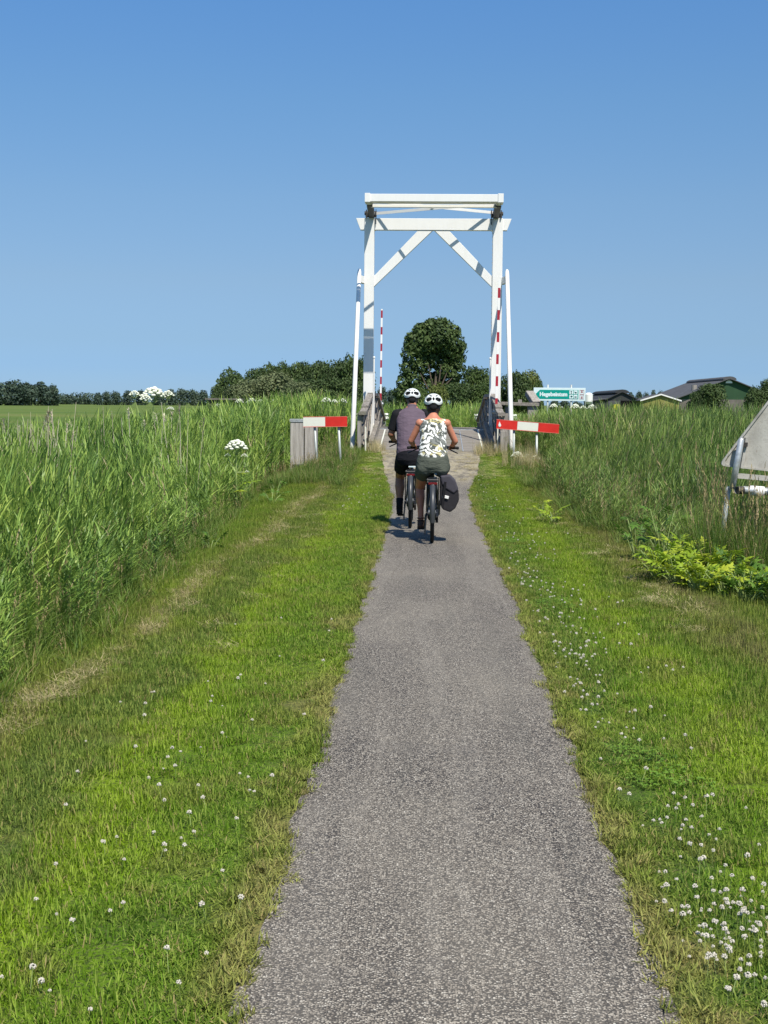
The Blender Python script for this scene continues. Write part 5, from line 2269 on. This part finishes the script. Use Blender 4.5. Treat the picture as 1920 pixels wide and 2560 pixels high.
X, Y = jgrid(2, 12, 9.5, 36.5, .20)
ok = infrustum(X, Y, 1.8) & (X > reedR(Y) + .1)
ok &= ~((X < 3.6) & (Y < 13.15))
X, Y = X[ok], Y[ok]
d = X - reedR(Y)
zt = np.interp(Y, [10, 13, 15, 20, 28, 36], [.55, .68, 1.0, 1.12, 1.30, 1.42])
zt = zt - .60 * (1 - ss(0, 1.3, d)) + .14 * vnoise(X, Y, .9, 14)
zt = np.where((Y > 28.5) & (Y < 33.3) & (X < 3.3), np.minimum(zt, .70 + .45 * ss(2.75, 3.4, X)), zt)
zt = np.where((Y > 13) & (Y < 14.4) & (X > 2.55) & (X < 4), np.minimum(zt, .84), zt)
zt = far_top(X, Y, zt, 1)
reed_field('bank_growth', 'mixed reeds and rough herbs on the right bank', 'reed_right', 340, X, Y, zt, wl_=(.007, .017))

# canal margins, both sides of the bridge and beyond it
X1, Y1 = jgrid(-26, 24, 35.6, 38.4, .30)
ok = (np.abs(X1 - BX) > 2.45)
X1, Y1 = X1[ok], Y1[ok]
X2, Y2 = jgrid(-26, 30, 49.2, 57, .36)
ok = (np.abs(X2 - BX) > 2.2) | (Y2 > 52.2)
X2, Y2 = X2[ok], Y2[ok]
X3, Y3 = jgrid(2.5, 30, 57, 78, .55)
X, Y = np.concatenate([X1, X2, X3]), np.concatenate([Y1, Y2, Y3])
ok = infrustum(X, Y, 2)
ok &= ~((X > 2.4) & (X < 3.5) & (Y < 43) & (Y > 40))
X, Y = X[ok], Y[ok]
zt = np.where(X < 0, 1.72, 1.50) + .12 * vnoise(X, Y, .5, 15)
zt = np.where((X < -4.3 * Y / 42) & (X > -9.2 * Y / 50), zt - .25, zt)
zt = np.where(X < -7.2, 1.30 - .35 * ss(-8, -13, X), zt)
zt = np.where((Y > 40) & (X > -6) & (X < -2.3), 1.95 + .1 * vnoise(X, Y, .5, 16), zt)
zt = np.where((Y > 48) & (np.abs(X) < 2.4), 1.62 + .1 * vnoise(X, Y, .6, 17), zt)
zt = np.where((Y < 39) & (X > 1.5), 1.35 + .1 * vnoise(X, Y, .6, 18), zt)
zt = np.where(Y > 57, 1.42 + .08 * vnoise(X, Y, .6, 19), zt)
zt = far_top(X, Y, zt, 0)
reed_field('canal_reeds', 'tall reeds along both canal margins behind the bridge', 'reed', 380, X, Y, zt)

# pale dead stems with plumes
def dead_stems(seed):
    random.seed(seed)
    mb = MB()
    for i in range(3):
        x, y = random.uniform(-.2, .2), random.uniform(-.2, .2)
        h = random.uniform(1.55, 2.1)
        a = random.uniform(0, 6.28)
        dx, dy = random.uniform(-.16, .16), random.uniform(-.1, .1)
        mb.tube([(x, y, 0), (x + dx * .4, y, h * .55), (x + dx, y + dy, h)], [.0065, .005, .0025], 4)
        if i == 0 and seed % 2:
            for k in range(16):
                mb.blade((x + dx, y + dy, h - .02 - .008 * k), random.gauss(0, 1), random.uniform(.3, 1.3), .085, .012, 1, .8, val=.4)
    return mb.mesh('dead_reed', M['drystem'])


ds = protos('dead_reed', [dead_stems(400 + i) for i in range(6)])
x_ = np.concatenate([rng.uniform(-.305, -.262, 22), rng.uniform(-.262, -.175, 12)])
y_ = np.concatenate([rng.uniform(13, 19, 22), rng.uniform(18, 24, 12)])
x_ = x_ * y_
scatter('dead_reed_stems', 'pale dead reed stems with a few plumes standing above the left reeds', 'reeds', ds, 6, np.stack([x_, y_, gh(x_, y_)], 1), rots(len(x_), .07),
        np.repeat(rng.uniform(.86, 1.04, len(x_))[:, None], 3, 1))


# ------------------------------------------------------------------ hogweed and leafy plants
def umbel(mb, c, r, seed, up=(0, 0, 1)):
    rr_ = random.Random(seed)
    n = max(14, int(24 * min(1.3, r / .1)))
    for k in range(n):
        q = math.sqrt((k + .5) / n)
        a = k * 2.39996
        dx, dy = math.cos(a) * q * r, math.sin(a) * q * r
        z = r * .62 * (1 - q * q * 1.3) + rr_.uniform(-.004, .004)
        s_ = r * .21 * rr_.uniform(.8, 1.12)
        mb.ball((c[0] + dx, c[1] + dy, c[2] + z), (s_, s_, s_ * .6), 8, 5)


def rays(mb, c, r, depth):
    for k in range(12):
        a = k * 2.39996
        q = math.sqrt((k + .5) / 12)
        mb.tube([(c[0], c[1], c[2] - depth), (c[0] + math.cos(a) * q * r, c[1] + math.sin(a) * q * r, c[2] + r * .42 * (1 - q * q * 1.25) - .01)], .0022 + r * .01, 4)


def leaf_mesh(seed, mat, size=.26):
    """deeply lobed, toothed compound leaf on a stalk, along +X"""
    rr_ = random.Random(seed)
    mb = MB()

    def lobe(x, y, ang, L, w_, v):
        n = 5
        left, right = [], []
        ca, sa = math.cos(ang), math.sin(ang)
        for i in range(n + 1):
            t_ = i / n
            ww = w_ * math.sin(math.pi * min(.98, t_ * .8 + .14)) * (1.0 if i % 2 else .62)
            px_, zz = L * t_, L * (.22 * t_ - .42 * t_ * t_)
            droop = -.25 * ww
            left.append((x + px_ * ca - ww * sa, y + px_ * sa + ww * ca, zz + droop))
            right.append((x + px_ * ca + ww * sa, y + px_ * sa - ww * ca, zz + droop))
        mids = [(x + L * i / n * ca, y + L * i / n * sa, L * (.22 * i / n - .42 * (i / n) ** 2)) for i in range(n + 1)]
        vs = left + mids + right
        m = n + 1
        fs = [(i, i + 1, m + i + 1, m + i) for i in range(n)] + [(m + i, m + i + 1, 2 * m + i + 1, 2 * m + i) for i in range(n)]
        mb.add(vs, fs, 0, v)
    v = rr_.uniform(.1, .95)
    lobe(size * .5, 0, 0, size * .65, size * .14, v)
    for s in (-1, 1):
        lobe(size * .42, 0, s * .75, size * .50, size * .115, v + rr_.uniform(-.1, .1))
        lobe(size * .22, 0, s * 1.1, size * .46, size * .10, v + rr_.uniform(-.1, .1))
        lobe(size * .05, 0, s * 1.5, size * .30, size * .08, v)
    mb.tube([(-size * .3, 0, -size * .2), (0, 0, 0), (size * .5, 0, size * .02)], [.005, .004, .002], 4)
    return mb.mesh('leaf', M[mat])


LEAF = {(m, i): leaf_mesh(500 + i, m) for m in ('hogleaf', 'hogleaf_dark') for i in range(4)}


def leafy(x, y, h, n, mat, label, scale=1.0, spread=.16, group='low leafy hogweed plants on the right verge', cat='plant'):
    z0 = float(gh(x, y))
    t = thing('leafy_plant', label, cat, (x, y, z0), group)
    mb = MB()
    for k in range(n):
        a = k * 2.4 + random.uniform(-.4, .4)
        zz = h * (.35 + .65 * (k + .5) / n) * random.uniform(.85, 1.1)
        r_ = spread * random.uniform(.3, 1.0)
        o = bpy.data.objects.new('leaf', LEAF[mat, k % 4])
        COL.objects.link(o)
        o.parent = t
        o.location = (math.cos(a) * r_, math.sin(a) * r_, zz)
        sc_ = scale * random.uniform(.75, 1.15)
        o.scale = (sc_, sc_, sc_)
        o.rotation_euler = (random.uniform(-.6, .6), random.uniform(-.9, .35), a)
        mb.tube([(0, 0, -.02), (math.cos(a) * r_ * .6, math.sin(a) * r_ * .6, zz * .7), (math.cos(a) * r_, math.sin(a) * r_, zz)], .0045, 5)
    mb.build('stalks', M['umbelstem'], None).parent = t
    return t


random.seed(77)
spots = [(2.10, 12.95, .27, 'bright yellow-green leafy plant at the left end of the low bed'), (2.22, 12.7, .24, 'low yellow-green leafy plant second from the left in the bed'),
         (2.30, 13.1, .34, 'tallest yellow leafy plant at the back of the low bed'),
         (2.42, 12.6, .26, 'leafy plant in the front middle of the low bed'), (2.48, 13.2, .34, 'leafy plant at the back below the bent steel tube'),
         (2.56, 12.25, .24, 'leafy plant right of the middle at the front of the low bed'), (2.66, 12.85, .34, 'leafy plant behind the front row at the right of the low bed'),
         (2.72, 12.1, .27, 'green leafy plant near the right picture edge, front'), (2.82, 12.65, .34, 'green leafy plant near the right picture edge, behind'),
         (2.94, 12.2, .30, 'leafy plant cut by the right picture edge'), (2.52, 12.95, .36, 'yellowish leafy plant in the thick of the low bed'),
         (2.36, 12.35, .2, 'lowest leafy plant at the very front of the bed')]
for i, (x, y, h, lab) in enumerate(spots):
    leafy(x, y, h * 1.1, 34, 'hogleaf' if i not in (7, 8) else 'hogleaf_dark', lab, .52, .18)
leafy(2.42, 14.7, .62, 18, 'hogleaf_dark', 'taller green leafy plant left of the bent steel tube above the low bed', .6, .2)
leafy(2.18, 14.9, .48, 8, 'hogleaf_dark', 'green leafy plant at the foot of the right bank beside the taller one', .55, .18)
leafy(1.72, 19.6, .20, 9, 'hogleaf', 'small lone yellow-green leafy plant on the right verge below the red-white board', .62, .11)
leafy(1.62, 20.4, .26, 6, 'hogleaf', 'smaller pale leafy plant just behind the lone one', .5, .10)
leafy(-2.62, 24.2, .30, 9, 'hogleaf_dark', 'green leafy plant on the left verge right of the single hogweed', .5, .2, 'leafy plants on the left verge')
leafy(-2.5, 22.6, .24, 8, 'hogleaf_dark', 'low green leafy plant on the left verge in front of the hogweed', .45, .2, 'leafy plants on the left verge')
leafy(-2.35, 15.2, .22, 8, 'hogleaf_dark', 'low leafy plant at the foot of the left reeds', .4, .14, 'leafy plants on the left verge')


def hogweed(x, y, heads, label, group, leaves=3, zb=None):
    """heads: (dx, dy, world z, radius)"""
    z0 = float(gh(x, y)) if zb is None else zb
    t = thing('hogweed', label, 'flower', (x, y, z0), group)
    zt = max(h[2] for h in heads)
    fork = z0 + (zt - z0) * .62
    mb = MB()
    mb.tube([(x, y, z0 - .05), (x, y, fork)], [.017, .013], 8)
    for dx, dy, z, r in heads:
        mb.tube([(x, y, fork), (x + dx * .6, y + dy * .6, (fork + z) / 2), (x + dx, y + dy, z - r * .75)], [.011, .008, .006], 6)
        rays(mb, (x + dx, y + dy, z), r, r * .8)
    mb.build('stem', M['umbelstem'], t)
    for i, (dx, dy, z, r) in enumerate(heads):
        mb = MB()
        umbel(mb, (x + dx, y + dy, z), r, i)
        mb.build('flower_head', M['umbel'], t, smooth=True)
    for k in range(leaves):
        o = bpy.data.objects.new('leaf', LEAF['hogleaf', k % 4])
        COL.objects.link(o)
        o.parent = t
        a = -1.2 + k * 1.3
        o.location = (math.cos(a) * .12, math.sin(a) * .12, (fork - z0) * (.55 + .2 * k))
        o.rotation_euler = (0, -.2, a)
    return t


HG = 'giant hogweed in the reeds'
hogweed(-2.98, 21.9, [(0, 0, .93, .165), (.13, -.05, .80, .05), (-.14, .02, .80, .045), (.16, .02, .55, .03)], 'single hogweed with one big white domed head at the edge of the left reeds', HG)
hogweed(-4.70, 24.0, [(0, .1, 1.73, .20), (-.30, 0, 1.74, .095), (.27, 0, 1.74, .10), (-.07, -.2, 1.66, .10), (.33, -.1, 1.50, .06)],
        'tall hogweed with a cluster of white heads against the sky, left of the wood', HG, 2)
FW = 'white flowering plants among the distant reeds'
for px, py, d, rs, lab in [(557, 1016, 40, (.10, .07), 'small white umbels in the grass below the dark round-headed tree'),
                           (609, 1005, 46, (.13, .09), 'white umbels in front of the left part of the willow thicket'),
                           (640, 1003, 46, (.13, .12), 'pair of white umbels below the middle of the willow thicket'),
                           (682, 1004, 47, (.08,), 'single small white umbel below the right side of the willow'),
                           (826, 1003, 50, (.17, .12), 'white umbels above the red end of the left board'), (856, 1005, 50, (.16,), 'single flat white umbel just left of the leaning strut'),
                           (1392, 1017, 50, (.14, .06), 'small white umbels under the left half of the green sign'),
                           (1455, 1019, 50, (.17, .13, .1), 'row of white umbels under the right end of the green sign'),
                           (1477, 1020, 50, (.16,), 'white umbel beneath the feed silo')]:
    x = px_x(px, d)
    z = 1.62 - (py - horizon(px)) * d / 3550
    heads = [((i - (len(rs) - 1) / 2) * .28, 0, z - .03 * i, r_) for i, r_ in enumerate(rs)]
    hogweed(x, d, heads, lab, FW, 0, -.1)
hogweed(2.02, 32.6, [(0, 0, .46, .135), (.24, .05, .44, .09), (.42, .1, .40, .10), (.24, -.1, .33, .085)], 'low white umbels between the posts of the right-hand board', FW, 3)
